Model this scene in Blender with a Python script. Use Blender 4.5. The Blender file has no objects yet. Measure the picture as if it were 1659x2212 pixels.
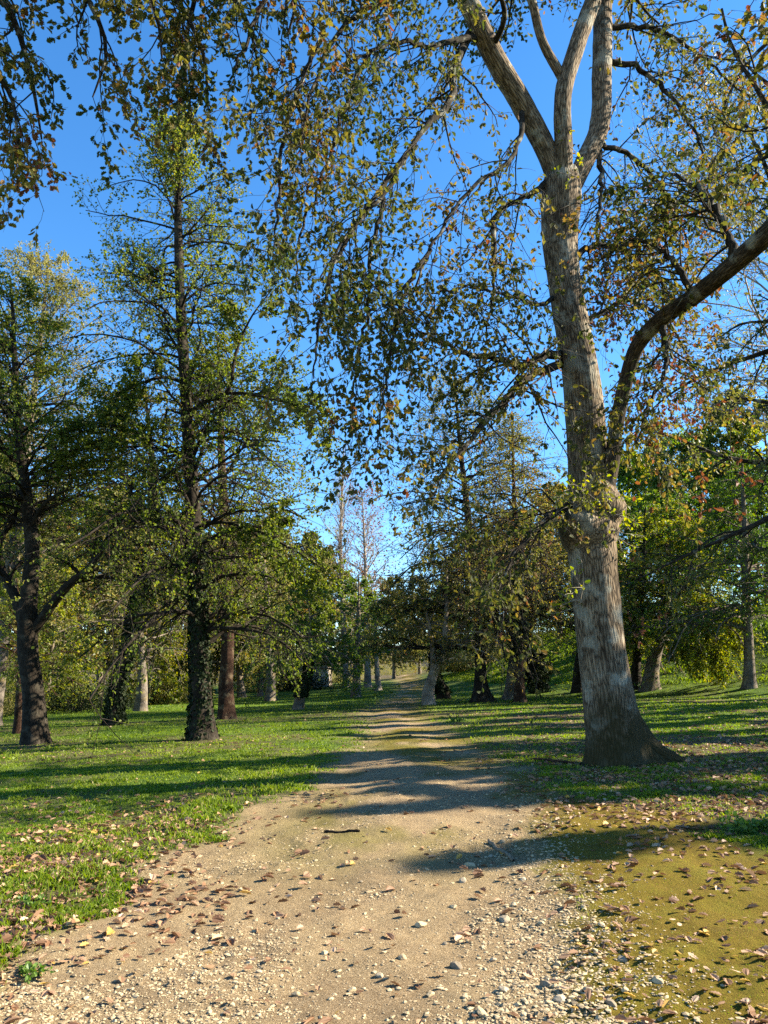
import bpy, math, numpy as np
from mathutils import Vector
C = bpy.context.scene
rng = np.random.default_rng(7)
R_ = math.radians

# ------------------------------------------------------------------ camera, sky, sun, exposure
F = 1661.0                                   # focal length in units of a 1659 x 2212 frame
PITCH = math.atan(356 / F)
EYE = 1.55
cam = bpy.data.cameras.new('camera'); co = bpy.data.objects.new('camera', cam); C.collection.objects.link(co)
co.location = (0, 0, EYE); co.rotation_euler = (math.pi / 2 + PITCH, 0, 0)
cam.sensor_fit = 'VERTICAL'; cam.sensor_height = 36; cam.lens = 36 * F / 2212
cam.clip_start = 0.05; cam.clip_end = 3000
C.camera = co
SUN_AZ, SUN_EL = R_(83), R_(31)              # azimuth clockwise from the view direction (+Y)
SUN = np.array([math.sin(SUN_AZ) * math.cos(SUN_EL), math.cos(SUN_AZ) * math.cos(SUN_EL), math.sin(SUN_EL)])
w = bpy.data.worlds.new('World'); C.world = w; w.use_nodes = True
nt = w.node_tree; bg = nt.nodes['Background']
sky = nt.nodes.new('ShaderNodeTexSky'); sky.sky_type = 'NISHITA'; sky.sun_disc = False
sky.sun_elevation = SUN_EL; sky.sun_rotation = SUN_AZ
sky.air_density = 1.0; sky.dust_density = 0.15; sky.ozone_density = 4.0; sky.altitude = 300
hs_ = nt.nodes.new('ShaderNodeHueSaturation'); hs_.inputs['Saturation'].default_value = 1.22
nt.links.new(sky.outputs[0], hs_.inputs['Color']); nt.links.new(hs_.outputs[0], bg.inputs[0]); bg.inputs[1].default_value = 0.082
sl = bpy.data.lights.new('sun', 'SUN'); so = bpy.data.objects.new('sun', sl); C.collection.objects.link(so)
sl.energy = 5.0; sl.angle = R_(0.53); sl.color = (1, 0.9, 0.72)
so.rotation_euler = Vector(SUN).to_track_quat('Z', 'Y').to_euler()
so.location = (20, 5, 30)
C.view_settings.view_transform = 'Standard'; C.view_settings.look = 'None'
C.view_settings.exposure = 2.1; C.view_settings.gamma = 1
C.cycles.max_bounces = 6; C.cycles.diffuse_bounces = 3; C.cycles.glossy_bounces = 2
C.cycles.transmission_bounces = 4; C.cycles.transparent_max_bounces = 4
C.cycles.use_denoising = False
C.cycles.caustics_reflective = False; C.cycles.caustics_refractive = False

# ------------------------------------------------------------------ numeric helpers
def nrm(v): return v / np.maximum(np.linalg.norm(v, axis=-1, keepdims=True), 1e-9)
def sst(a, b, x):
    t = np.clip((x - a) / (b - a), 0, 1); return t * t * (3 - 2 * t)
def _h(i, j, k):
    n = (i * 73856093) ^ (j * 19349663) ^ (k * 83492791)
    n = (n ^ (n >> 13)) * 1274126177 & 0x7fffffff
    n = (n ^ (n >> 15)) * 668265263 & 0x7fffffff
    return ((n ^ (n >> 14)) & 0xffff) / 65535.0
def noise(x, y, z=0.0):
    x, y, z = np.broadcast_arrays(np.asarray(x, float), np.asarray(y, float), np.asarray(z, float))
    i, j, k = np.floor(x).astype(np.int64), np.floor(y).astype(np.int64), np.floor(z).astype(np.int64)
    a, b, c = x - i, y - j, z - k
    a, b, c = a*a*(3-2*a), b*b*(3-2*b), c*c*(3-2*c)
    r = 0
    for di in (0, 1):
        for dj in (0, 1):
            for dk in (0, 1):
                r = r + _h(i+di, j+dj, k+dk) * (a if di else 1-a) * (b if dj else 1-b) * (c if dk else 1-c)
    return r
def fbm(x, y, z=0.0, o=4):
    s, a = 0, .5
    for q in range(o):
        s = s + a * noise(np.asarray(x) * 2**q + 17.3*q, np.asarray(y) * 2**q + 5.1*q, np.asarray(z) * 2**q); a *= .5
    return s

# ------------------------------------------------------------------ view rays, terrain
def ray(px, py):
    u, v = (px - 829.5) / F, (1106 - py) / F
    return np.array([u, math.cos(PITCH) - v * math.sin(PITCH), math.sin(PITCH) + v * math.cos(PITCH)])
def at(px, py, D):                           # the point seen at a pixel, D metres ahead
    d = ray(px, py); return np.array([0, 0, EYE]) + d * (D / d[1])
def H0(x, y):
    x, y = np.asarray(x, float), np.asarray(y, float)
    z = 1.0 * np.tanh(x / 28)
    xb = np.interp(y, [-40, 10, 30, 40, 52, 70, 90, 130, 200], [60, 50, 36, 25, 17, 11, 8, 6, 4])
    z = z + (1.2 * sst(-7, 4, x - xb) + 5.0 * sst(0, 16, x - xb)) * sst(15, 40, y)
    z = z + 1.3 * sst(55, 140, y) + 14 * sst(140, 420, y)
    z = z + 0.25 * (fbm(x / 14 + 3, y / 14 + 8, 0, 3) - 0.45) * sst(9, 30, np.hypot(x, y))
    return z
def gpt(px, py, Hf=None):
    Hf = Hf or H0
    d = ray(px, py); o = np.array([0, 0, EYE])
    t = np.concatenate([np.linspace(1.5, 20, 400), np.geomspace(20.05, 600, 1500)])
    p = o + d * t[:, None]
    below = np.nonzero(p[:, 2] < Hf(p[:, 0], p[:, 1]))[0]
    if not len(below): return at(px, py, 120)
    i = below[0]; a, b = t[max(i-1, 0)], t[i]
    for _ in range(30):
        m = (a + b) / 2; q = o + d * m
        if q[2] < Hf(q[0], q[1]): b = m
        else: a = m
    return o + d * b
def edge(pts):
    g = np.array([gpt(*p) for p in pts]); g = g[np.argsort(g[:, 1])]
    return g[:, 1], g[:, 0]
EL = edge([(-250, 2212), (-40, 2130), (110, 2020), (270, 1930), (350, 1850), (480, 1790), (600, 1722), (655, 1690), (745, 1630), (783, 1580), (778, 1552), (795, 1533), (840, 1505), (868, 1487)])
EM = edge([(1300, 2212), (1250, 2090), (1225, 2000), (1195, 1900), (1180, 1820), (1165, 1760), (1130, 1705), (1060, 1640), (1010, 1605), (960, 1575), (915, 1550), (893, 1533), (905, 1505), (925, 1487)])
ER = edge([(2500, 2212), (1900, 2000), (1659, 1850), (1540, 1785), (1430, 1745), (1280, 1722), (1170, 1700), (1065, 1640), (1015, 1605), (965, 1575), (918, 1550), (895, 1533), (907, 1505), (927, 1487)])
def far_e(E, y): return np.interp(y, *E)
def zones(x, y):                             # 0..1 weights: bare gravel, moss, and the grass that is left
    n = (fbm(x * 1.3, y * 1.3, 0, 4) - .47) * 1.1 * np.clip(y / 9, .5, 1.6) + (fbm(x * 6, y * 6, 3, 3) - .45) * .35
    s = np.clip(y / 30, .16, 1.2)
    l = sst(-s, s, x + n - far_e(EL, y)); m = sst(-s, s, far_e(EM, y) - (x - n)); r = sst(-s, s, far_e(ER, y) - (x + n))
    grav = l * m
    moss = l * r * (1 - m)
    far = sst(75, 100, y)
    # moss creeping over the middle of the track
    mid = (far_e(EL, y) + far_e(EM, y)) / 2
    creep = sst(.38, .58, fbm(x * .9 + 9, y * .6 + 2, 0, 4)) * np.exp(-((x - mid - .1) / 1.1)**2) * sst(5.5, 11, y) * .9
    moss = np.clip(moss + grav * creep, 0, 1); grav = grav * (1 - creep)
    return grav * (1 - far * .0), moss
def H(x, y):
    x, y = np.asarray(x, float), np.asarray(y, float)
    z = H0(x, y)
    l, r = far_e(EL, y), far_e(ER, y); mid = (far_e(EL, y) + far_e(EM, y)) / 2; wd = np.maximum(far_e(EM, y) - l, .5) / 2
    inn = np.exp(-((x - mid) / (wd * 1.0))**4)
    z = z + .10 * np.exp(-((x - mid) / (wd * .75))**2) * sst(4.5, 9, y) - .09 * inn
    nearw = 1 - sst(14, 30, y)
    z = z + nearw * ((fbm(x * 2.1, y * 2.1, 1, 4) - .47) * .09 + (fbm(x * 9, y * 9, 2, 4) - .45) * .045 * sst(.38, .62, fbm(x * 1.1 + 5, y * 1.1, 4, 3)))
    return z
def G(px, py): return gpt(px, py, H)

# ------------------------------------------------------------------ mesh helpers
class MB:
    """Collects vertex, face and attribute arrays, then links them as one mesh object."""
    def __init__(s): s.v, s.f, s.m, s.t, s.b, s.sm = [], [], [], [], [], []; s.n = 0
    def add(s, v, faces, mat=0, tint=None, bark=None, smooth=True):   # faces: list of (n,k) int arrays
        v = np.asarray(v, float).reshape(-1, 3)
        s.v.append(v)
        s.t.append(np.zeros(len(v)) if tint is None else np.asarray(tint, float).reshape(-1))
        s.b.append(v if bark is None else np.asarray(bark, float).reshape(-1, 3))
        for f in faces:
            f = np.asarray(f, np.int64); s.f.append(f + s.n); s.m.append(np.full(len(f), mat)); s.sm.append(np.full(len(f), smooth))
        s.n += len(v)
    def build(s, name, mats, parent=None, origin=(0, 0, 0)):
        me = bpy.data.meshes.new(name)
        v = np.concatenate(s.v) - np.asarray(origin)
        me.vertices.add(len(v)); me.vertices.foreach_set('co', v.astype(np.float32).ravel())
        li = np.concatenate([f.ravel() for f in s.f]); ks = np.concatenate([np.full(len(f), f.shape[1]) for f in s.f])
        me.loops.add(len(li)); me.loops.foreach_set('vertex_index', li.astype(np.int32))
        st = np.concatenate([[0], np.cumsum(ks)[:-1]])
        me.polygons.add(len(ks)); me.polygons.foreach_set('loop_start', st.astype(np.int32))
        me.polygons.foreach_set('material_index', np.concatenate(s.m).astype(np.int32))
        me.polygons.foreach_set('use_smooth', np.concatenate(s.sm).astype(bool))
        me.update(calc_edges=True)
        a = me.attributes.new('tint', 'FLOAT', 'POINT'); a.data.foreach_set('value', np.concatenate(s.t).astype(np.float32))
        a = me.attributes.new('bark', 'FLOAT_VECTOR', 'POINT'); a.data.foreach_set('vector', np.concatenate(s.b).astype(np.float32).ravel())
        for m in (mats if isinstance(mats, (list, tuple)) else [mats]): me.materials.append(m)
        o = bpy.data.objects.new(name, me); C.collection.objects.link(o)
        if parent is not None: o.parent = parent
        else: o.location = origin
        return o
def tubes(mb, P, R, sides=5, mat=0, cap=False, rough=0.0, tint=0.0):
    """P (B,N,3) centre lines, R (B,N) radii."""
    P = np.asarray(P, float); R = np.asarray(R, float)
    if P.ndim == 2: P, R = P[None], R[None]
    B, N, _ = P.shape
    T = nrm(np.gradient(P, axis=1))
    ref = np.where(np.abs(T[:, :1, 2:3]) > .8, np.array([[[1., 0, 0]]]), np.array([[[0., 0, 1]]]))
    X = nrm(np.cross(np.broadcast_to(ref, T.shape), T))
    Y = np.cross(T, X)
    th = np.arange(sides) / sides * 2 * math.pi
    cs, sn = np.cos(th), np.sin(th)
    s = np.concatenate([np.zeros((B, 1)), np.cumsum(np.linalg.norm(np.diff(P, axis=1), axis=2), 1)], 1)
    r = R[:, :, None] * np.ones(sides)
    bk = np.stack([r * cs, r * sn, np.broadcast_to(s[:, :, None], r.shape)], -1)
    if rough:
        q = bk / np.maximum(R.max(), .02)
        r = r * (1 + rough * (fbm(q[..., 0] * 1.5 + 3, q[..., 1] * 1.5, q[..., 2] * .8 + P[:, :1, :1] * 3.1, 3) - .45) * 2)
    V = P[:, :, None] + r[..., None] * (X[:, :, None] * cs[:, None] + Y[:, :, None] * sn[:, None])
    a = np.arange(N - 1)[:, None] * sides; k = np.arange(sides)
    q = np.stack([a + k, a + (k + 1) % sides, a + sides + (k + 1) % sides, a + sides + k], -1).reshape(-1, 4)
    f = (q[None] + (np.arange(B) * N * sides)[:, None, None]).reshape(-1, 4)
    mb.add(V, [f], mat, tint=np.full(B * N * sides, tint), bark=bk)
def curve(pts, rad, n):                      # smooth resample of control points + radii
    p = np.asarray(pts, float); r = np.asarray(rad, float)
    s = np.concatenate([[0], np.cumsum(np.linalg.norm(np.diff(p, axis=0), axis=1))]); t = np.linspace(0, s[-1], n)
    m = np.gradient(p, s, axis=0) if len(p) > 2 else np.repeat(np.diff(p, axis=0) / s[-1], 2, 0)
    i = np.clip(np.searchsorted(s, t, 'right') - 1, 0, len(s) - 2); h = (s[i+1] - s[i])[:, None]; u = ((t - s[i])[:, None]) / h
    o = (2*u**3-3*u**2+1)*p[i] + (u**3-2*u**2+u)*h*m[i] + (-2*u**3+3*u**2)*p[i+1] + (u**3-u**2)*h*m[i+1]
    return o, np.interp(t, s, r)
def spawn(P, R, k, t0, t1, ang, L, N=5, up=0.0, droop=0.0, wander=.15, flat=1.0, rr=.45, rmin=.003, Lt=None, rg=None):
    """k children per parent line; returns (B*k,N,3), (B*k,N) and the place each started at (0..1)."""
    rg = rg or rng
    B, M, _ = P.shape
    t = t0 + (t1 - t0) * (np.arange(k)[None] + rg.random((B, k))) / k
    f = t * (M - 1); i = np.clip(f.astype(int), 0, M - 2); u = (f - i)[..., None]
    b = np.arange(B)[:, None]
    pos = P[b, i] * (1 - u) + P[b, i+1] * u
    tan = nrm(P[b, i+1] - P[b, i]); rad = R[b, i] * (1 - u[..., 0]) + R[b, i+1] * u[..., 0]
    rv = rg.normal(size=tan.shape); rv[..., 2] *= flat
    per = nrm(rv - tan * (rv * tan).sum(-1, keepdims=True)); 
    per[..., 2] *= flat; per = nrm(per)
    a = (ang[0] + (ang[1] - ang[0]) * rg.random((B, k)))[..., None]
    d = nrm(np.cos(a) * tan + np.sin(a) * per + np.array([0, 0, up]))
    ln = (L if Lt is None else Lt(t)) * (.65 + .6 * rg.random((B, k)))
    pts = [pos]; step = (ln / (N - 1))[..., None]
    for q in range(N - 1):
        d = nrm(d + wander * rg.normal(size=d.shape) + np.array([0, 0, -droop]) * ((q + 1) / N))
        pts.append(pts[-1] + d * step)
    Q = np.stack(pts, 2).reshape(B * k, N, 3)
    r0 = np.maximum(rad * rr, rmin).reshape(-1, 1) * np.linspace(1, .35, N)
    return Q, r0, t.reshape(-1)
# leaf outlines: (length along, half width); each leaf is two halves folded along the midrib
LEAVES = {
 'oak': [(0, .0), (.14, .03), (.25, .22), (.34, .14), (.50, .34), (.60, .2), (.74, .34), (.84, .19), (.94, .16), (1, 0)],
 'round': [(0, 0), (.25, .36), (.65, .44), (.95, .2), (1, 0)],
 'oval': [(0, 0), (.35, .26), (.75, .2), (1, 0)],
 'far': [(0, 0), (.45, .42), (1, 0)],
 'ivy': [(0, 0), (.05, .42), (.45, .5), (.62, .25), (1, 0)],
}
def leaf_template(kind, fold=.35, curl=.25):
    o = np.array(LEAVES[kind]); n = len(o)
    c = lambda x, wd: np.stack([x, wd, fold * np.abs(wd) - curl * (x - .3)**2], -1)
    a = c(o[:, 0], o[:, 1]); b = c(o[1:-1, 0], -o[1:-1, 1])
    V = np.concatenate([a, b])
    f1 = np.arange(n); f2 = np.concatenate([[0], np.arange(n, n + n - 2), [n - 1]])[::-1]
    return V, np.stack([f1, f2])
def put_leaves(mb, pos, axis, normal, size, kind, mat=0, tint=None, fold=.35, curl=.25):
    V, f = leaf_template(kind, fold, curl)
    B = len(pos)
    a = nrm(axis); n = nrm(normal - a * (normal * a).sum(-1, keepdims=True)); s = np.cross(n, a)
    W = pos[:, None] + size[:, None, None] * (V[None, :, :1] * a[:, None] + V[None, :, 1:2] * s[:, None] + V[None, :, 2:] * n[:, None])
    ff = (f[None] + (np.arange(B) * len(V))[:, None, None]).reshape(-1, f.shape[1])
    mb.add(W, [ff], mat, tint=np.repeat(tint if tint is not None else np.zeros(B), len(V)), smooth=False)
def leaf_twigs(mb, P, m, kind, size, mat=1, t0=.15, clump=.5, seed=0, down=.25, tb=0., rg=None, keep=None):
    rg = rg or rng
    B, N, _ = P.shape
    t = t0 + (1 - t0) * rg.random((B, m)); f = t * (N - 1); i = np.clip(f.astype(int), 0, N - 2); u = (f - i)[..., None]; b = np.arange(B)[:, None]
    pos = P[b, i] * (1 - u) + P[b, i+1] * u; tan = nrm(P[b, i+1] - P[b, i])
    rv = rg.normal(size=tan.shape)
    ax = nrm(tan * .5 + rv * .7 + np.array([0, 0, -down]))
    nm = rg.normal(size=tan.shape) * 1.0 + np.array([0, 0, .9])
    pos = (pos + ax * size * .15).reshape(-1, 3); ax = ax.reshape(-1, 3); nm = nm.reshape(-1, 3)
    cl = fbm(pos[:, 0] * .8 + seed, pos[:, 1] * .8, pos[:, 2] * .8, 3)
    tn = np.clip(tb + .5 + (cl - .47) * 2.2 * clump + rg.normal(size=len(pos)) * .2, 0, 1)
    sz = size * (.6 + .65 * rg.random(len(pos)))
    if keep is not None:
        kq = keep(pos); pos, ax, nm, sz, tn = pos[kq], ax[kq], nm[kq], sz[kq], tn[kq]
    put_leaves(mb, pos, ax, nm, sz, kind, mat, tn)

# ------------------------------------------------------------------ materials
def mat(name):
    m = bpy.data.materials.new(name); m.use_nodes = True
    n = m.node_tree.nodes; b = n['Principled BSDF']; b.inputs['Specular IOR Level'].default_value = .3
    return m, n, m.node_tree.links, b
def node(n, t, **k):
    x = n.new(t)
    for a, v in k.items():
        if a.startswith('i_'): x.inputs[a[2:].replace('_', ' ')].default_value = v
        else: setattr(x, a, v)
    return x
def ramp(n, stops):
    r = n.new('ShaderNodeValToRGB'); e = r.color_ramp.elements
    while len(e) < len(stops): e.new(.5)
    for x, (p, c) in zip(e, stops): x.position = p; x.color = (*c, 1)
    return r
def leaf_mat(name, stops, trans=.4, rough=.5, spec=.35):
    m, n, l, b = mat(name)
    a = node(n, 'ShaderNodeAttribute', attribute_name='tint'); r = ramp(n, stops)
    l.new(a.outputs['Fac'], r.inputs[0])
    l.new(r.outputs[0], b.inputs['Base Color']); b.inputs['Roughness'].default_value = rough; b.inputs['Specular IOR Level'].default_value = spec
    t = n.new('ShaderNodeBsdfTranslucent'); hs = node(n, 'ShaderNodeHueSaturation', i_Saturation=1.15, i_Value=1.5)
    l.new(r.outputs[0], hs.inputs['Color']); l.new(hs.outputs[0], t.inputs[0])
    mx = n.new('ShaderNodeMixShader'); mx.inputs[0].default_value = trans
    l.new(b.outputs[0], mx.inputs[1]); l.new(t.outputs[0], mx.inputs[2]); l.new(mx.outputs[0], n['Material Output'].inputs[0])
    return m
M = {}
M['oak_leaf'] = leaf_mat('oak leaves', [(0, (.04, .055, .014)), (.42, (.085, .085, .02)), (.68, (.15, .125, .03)), (.86, (.17, .10, .036)), (1, (.13, .05, .024))], .42, .6, .15)
M['alder_leaf'] = leaf_mat('alder leaves', [(0, (.055, .08, .016)), (.5, (.105, .135, .022)), (.8, (.16, .175, .03)), (1, (.26, .22, .045))], .55, .5, .25)
M['pale_leaf'] = leaf_mat('pale sunlit leaves', [(0, (.13, .13, .04)), (.5, (.21, .2, .06)), (1, (.3, .25, .09))], .45, .5, .25)
M['yellow_leaf'] = leaf_mat('yellow green leaves', [(0, (.1, .15, .015)), (.5, (.2, .22, .02)), (1, (.34, .28, .03))], .5)
M['mixed_leaf'] = leaf_mat('olive autumn leaves', [(0, (.07, .085, .02)), (.45, (.13, .13, .028)), (.75, (.2, .17, .04)), (.92, (.24, .15, .04)), (1, (.2, .08, .03))], .47)
M['brown_leaf'] = leaf_mat('dry brown leaves', [(0, (.11, .04, .022)), (.5, (.17, .065, .032)), (1, (.26, .12, .06))], .3, .6, .2)
M['green_leaf'] = leaf_mat('fresh green leaves', [(0, (.04, .085, .012)), (.5, (.08, .14, .018)), (1, (.17, .2, .03))], .45)
M['ivy_leaf'] = leaf_mat('ivy leaves', [(0, (.006, .013, .004)), (.7, (.013, .022, .007)), (1, (.035, .045, .014))], .15, .6, .12)
M['litter'] = leaf_mat('fallen oak leaves', [(0, (.11, .055, .028)), (.35, (.21, .115, .06)), (.7, (.33, .205, .12)), (.92, (.46, .33, .22)), (1, (.4, .25, .06))], .12, .6, .25)
M['grass'] = leaf_mat('grass blades', [(0, (.055, .10, .009)), (.5, (.13, .185, .014)), (.85, (.2, .24, .03)), (1, (.32, .28, .11))], .45, .5, .3)
M['weed'] = leaf_mat('weed leaves', [(0, (.06, .12, .02)), (1, (.13, .2, .03))], .35)

def bark_mat(name, dark, light, moss=None, moss_top=0.0, sc=1.0, lichen=(.36, .35, .28), depth=.02, lich=.5):
    m, n, l, b = mat(name)
    a = node(n, 'ShaderNodeAttribute', attribute_name='bark')
    mp = node(n, 'ShaderNodeMapping'); mp.inputs['Scale'].default_value = (1, 1, .13)
    l.new(a.outputs['Vector'], mp.inputs[0])
    wn = node(n, 'ShaderNodeTexNoise', i_Scale=9 * sc, i_Detail=3)
    l.new(mp.outputs[0], wn.inputs[0])
    ad = node(n, 'ShaderNodeMix', data_type='RGBA', blend_type='LINEAR_LIGHT'); ad.inputs[0].default_value = .035 / sc
    l.new(mp.outputs[0], ad.inputs[6]); l.new(wn.outputs['Color'], ad.inputs[7])
    v = node(n, 'ShaderNodeTexVoronoi', feature='DISTANCE_TO_EDGE', i_Scale=26 * sc)
    l.new(ad.outputs[2], v.inputs[0])
    cr = ramp(n, [(0, (0, 0, 0)), (.12, (.5, .5, .5)), (.3, (.85, .85, .85)), (.6, (1, 1, 1))]); l.new(v.outputs[0], cr.inputs[0])
    big = node(n, 'ShaderNodeTexNoise', i_Scale=2.2 * sc, i_Detail=6, i_Roughness=.65); l.new(a.outputs['Vector'], big.inputs[0])
    c1 = node(n, 'ShaderNodeMix', data_type='RGBA'); c1.inputs[6].default_value = (*dark, 1); c1.inputs[7].default_value = (*light, 1)
    l.new(cr.outputs[0], c1.inputs[0])
    st_ = node(n, 'ShaderNodeTexNoise', i_Scale=1.3 * sc, i_Detail=7, i_Roughness=.7); l.new(a.outputs['Vector'], st_.inputs[0])
    sr_ = ramp(n, [(.35, (.45, .42, .38)), (.6, (1, 1, 1))]); l.new(st_.outputs[0], sr_.inputs[0])
    c0 = node(n, 'ShaderNodeMix', data_type='RGBA', blend_type='MULTIPLY'); c0.inputs[0].default_value = 1; l.new(c1.outputs[2], c0.inputs[6]); l.new(sr_.outputs[0], c0.inputs[7])
    lr = ramp(n, [(.52, (0, 0, 0)), (.62, (lich,) * 3)]); l.new(big.outputs[0], lr.inputs[0])
    c2 = node(n, 'ShaderNodeMix', data_type='RGBA'); c2.inputs[7].default_value = (*lichen, 1)
    l.new(lr.outputs[0], c2.inputs[0]); l.new(c0.outputs[2], c2.inputs[6])
    out = c2.outputs[2]
    if moss:
        ta = node(n, 'ShaderNodeAttribute', attribute_name='tint')     # tint carries how mossy the surface is
        mn = node(n, 'ShaderNodeTexNoise', i_Scale=4, i_Detail=9, i_Roughness=.78); l.new(a.outputs['Vector'], mn.inputs[0])
        s = node(n, 'ShaderNodeMath', operation='ADD'); l.new(ta.outputs['Fac'], s.inputs[0]); l.new(mn.outputs[0], s.inputs[1])
        mr = ramp(n, [(.68, (0, 0, 0)), (1.0, (.9,) * 3)]); l.new(s.outputs[0], mr.inputs[0])
        c3 = node(n, 'ShaderNodeMix', data_type='RGBA'); c3.inputs[7].default_value = (*moss, 1)
        l.new(mr.outputs[0], c3.inputs[0]); l.new(out, c3.inputs[6]); out = c3.outputs[2]
    l.new(out, b.inputs['Base Color']); b.inputs['Roughness'].default_value = .92; b.inputs['Specular IOR Level'].default_value = .1
    fine = node(n, 'ShaderNodeTexNoise', i_Scale=70 * sc, i_Detail=4); l.new(mp.outputs[0], fine.inputs[0])
    hm = node(n, 'ShaderNodeMath', operation='MULTIPLY_ADD'); hm.inputs[1].default_value = .35
    l.new(fine.outputs[0], hm.inputs[0]); l.new(cr.outputs[0], hm.inputs[2])
    bp = node(n, 'ShaderNodeBump', i_Strength=1.0, i_Distance=depth); l.new(hm.outputs[0], bp.inputs['Height']); l.new(bp.outputs[0], b.inputs['Normal'])
    return m
M['oak_bark'] = bark_mat('oak bark', (.04, .028, .018), (.31, .235, .155), (.035, .028, .010), depth=.010)
M['shaded_oak_bark'] = bark_mat('shaded limb bark', (.022, .016, .011), (.12, .09, .06), sc=1.2, depth=.008)  # darker oak bark, with the limb's shaded side put into its colour
M['limb_bark'] = bark_mat('oak limb bark', (.016, .013, .01), (.06, .05, .037), (.05, .05, .015), sc=1.4, depth=.006)
M['dark_bark'] = bark_mat('dark alder bark', (.014, .011, .008), (.05, .04, .03), sc=1.5, lichen=(.09, .078, .055), depth=.007, lich=.4)
M['brown_bark'] = bark_mat('reddish brown bark', (.025, .013, .009), (.09, .05, .032), sc=1.3, lichen=(.2, .15, .09), depth=.008)
M['grey_bark'] = bark_mat('grey bark', (.09, .075, .06), (.27, .23, .19), sc=1.2, lichen=(.3, .22, .09), depth=.008)
M['pale_bark'] = bark_mat('pale bark', (.2, .16, .12), (.42, .36, .29), sc=.8, lichen=(.4, .34, .25), depth=.006)
M['twig'], _n, _l, _b = mat('twigs'); _b.inputs['Base Color'].default_value = (.045, .036, .027, 1); _b.inputs['Roughness'].default_value = .9
M['pale_twig'], _n, _l, _b = mat('pale twigs'); _b.inputs['Base Color'].default_value = (.26, .22, .17, 1); _b.inputs['Roughness'].default_value = .8

def ground_mat():
    m, n, l, b = mat('meadow and path')
    g = node(n, 'ShaderNodeNewGeometry')
    A = lambda nm: node(n, 'ShaderNodeAttribute', attribute_name=nm).outputs['Fac']
    def nz(s, d=5, r=.6):
        x = node(n, 'ShaderNodeTexNoise', i_Scale=s, i_Detail=d, i_Roughness=r); l.new(g.outputs['Position'], x.inputs[0]); return x.outputs[0]
    def mix(f, a, c):
        x = node(n, 'ShaderNodeMix', data_type='RGBA')
        l.new(f, x.inputs[0])
        for i, q in ((6, a), (7, c)):
            if isinstance(q, tuple): x.inputs[i].default_value = (*q, 1)
            else: l.new(q, x.inputs[i])
        return x.outputs[2]
    # grass sward
    r1 = ramp(n, [(.3, (.035, .07, .009)), (.5, (.065, .125, .012)), (.72, (.12, .17, .025))]); l.new(nz(.9, 8, .7), r1.inputs[0])
    r1b = ramp(n, [(.4, (.55, .6, .6)), (.6, (1.15, 1.1, 1))]); l.new(nz(.22, 6, .65), r1b.inputs[0])
    r2 = ramp(n, [(.35, (.02, .035, .008)), (.6, (.09, .15, .015))]); l.new(nz(35, 4, .7), r2.inputs[0])
    x = node(n, 'ShaderNodeMix', data_type='RGBA'); x.inputs[0].default_value = .45; l.new(r1.outputs[0], x.inputs[6]); l.new(r2.outputs[0], x.inputs[7])
    x0 = node(n, 'ShaderNodeMix', data_type='RGBA', blend_type='MULTIPLY'); x0.inputs[0].default_value = 1; l.new(x.outputs[2], x0.inputs[6]); l.new(r1b.outputs[0], x0.inputs[7]); x = x0
    soil = ramp(n, [(.35, (.05, .035, .02)), (.6, (.15, .1, .06))]); l.new(nz(28, 5, .7), soil.inputs[0])
    grass = mix(A('dry'), x.outputs[2], soil.outputs[0])
    # gravel and sandy earth
    v = node(n, 'ShaderNodeTexVoronoi', i_Scale=75); l.new(g.outputs['Position'], v.inputs[0])
    vs = node(n, 'ShaderNodeSeparateColor'); l.new(v.outputs['Color'], vs.inputs[0])
    vr = ramp(n, [(0, (.12, .085, .048)), (.5, (.25, .18, .10)), (1, (.43, .34, .215))]); l.new(vs.outputs[0], vr.inputs[0])
    er = ramp(n, [(.32, (.09, .055, .029)), (.46, (.195, .127, .062)), (.6, (.31, .22, .108)), (.75, (.39, .285, .15))]); l.new(nz(1.3, 10, .74), er.inputs[0])
    fr = ramp(n, [(.38, (.06, .04, .022)), (.5, (.24, .17, .095)), (.64, (.52, .42, .27))]); l.new(nz(130, 4, .75), fr.inputs[0])
    y1 = node(n, 'ShaderNodeMix', data_type='RGBA'); y1.inputs[0].default_value = .38; l.new(er.outputs[0], y1.inputs[6]); l.new(vr.outputs[0], y1.inputs[7])
    y2 = node(n, 'ShaderNodeMix', data_type='RGBA'); y2.inputs[0].default_value = .45; l.new(y1.outputs[2], y2.inputs[6]); l.new(fr.outputs[0], y2.inputs[7])
    base = mix(A('gravel'), grass, y2.outputs[2])
    # moss film
    mr = ramp(n, [(.3, (.09, .058, .012)), (.48, (.15, .105, .012)), (.7, (.15, .135, .014))]); l.new(nz(2.3, 8, .7), mr.inputs[0])
    m2 = ramp(n, [(.35, (.045, .034, .008)), (.6, (.17, .125, .018))]); l.new(nz(75, 4, .75), m2.inputs[0])
    y3 = node(n, 'ShaderNodeMix', data_type='RGBA'); y3.inputs[0].default_value = .42; l.new(mr.outputs[0], y3.inputs[6]); l.new(m2.outputs[0], y3.inputs[7])
    base = mix(A('moss'), base, y3.outputs[2])
    l.new(base, b.inputs['Base Color']); b.inputs['Roughness'].default_value = .95; b.inputs['Specular IOR Level'].default_value = .08
    h = node(n, 'ShaderNodeMath', operation='MULTIPLY_ADD'); h.inputs[1].default_value = .7
    l.new(nz(95, 6, .8), h.inputs[0]); l.new(nz(17, 5, .7), h.inputs[2])
    bp = node(n, 'ShaderNodeBump', i_Strength=.9, i_Distance=.03); l.new(h.outputs[0], bp.inputs['Height']); l.new(bp.outputs[0], b.inputs['Normal'])
    return m
M['ground'] = ground_mat()
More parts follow.
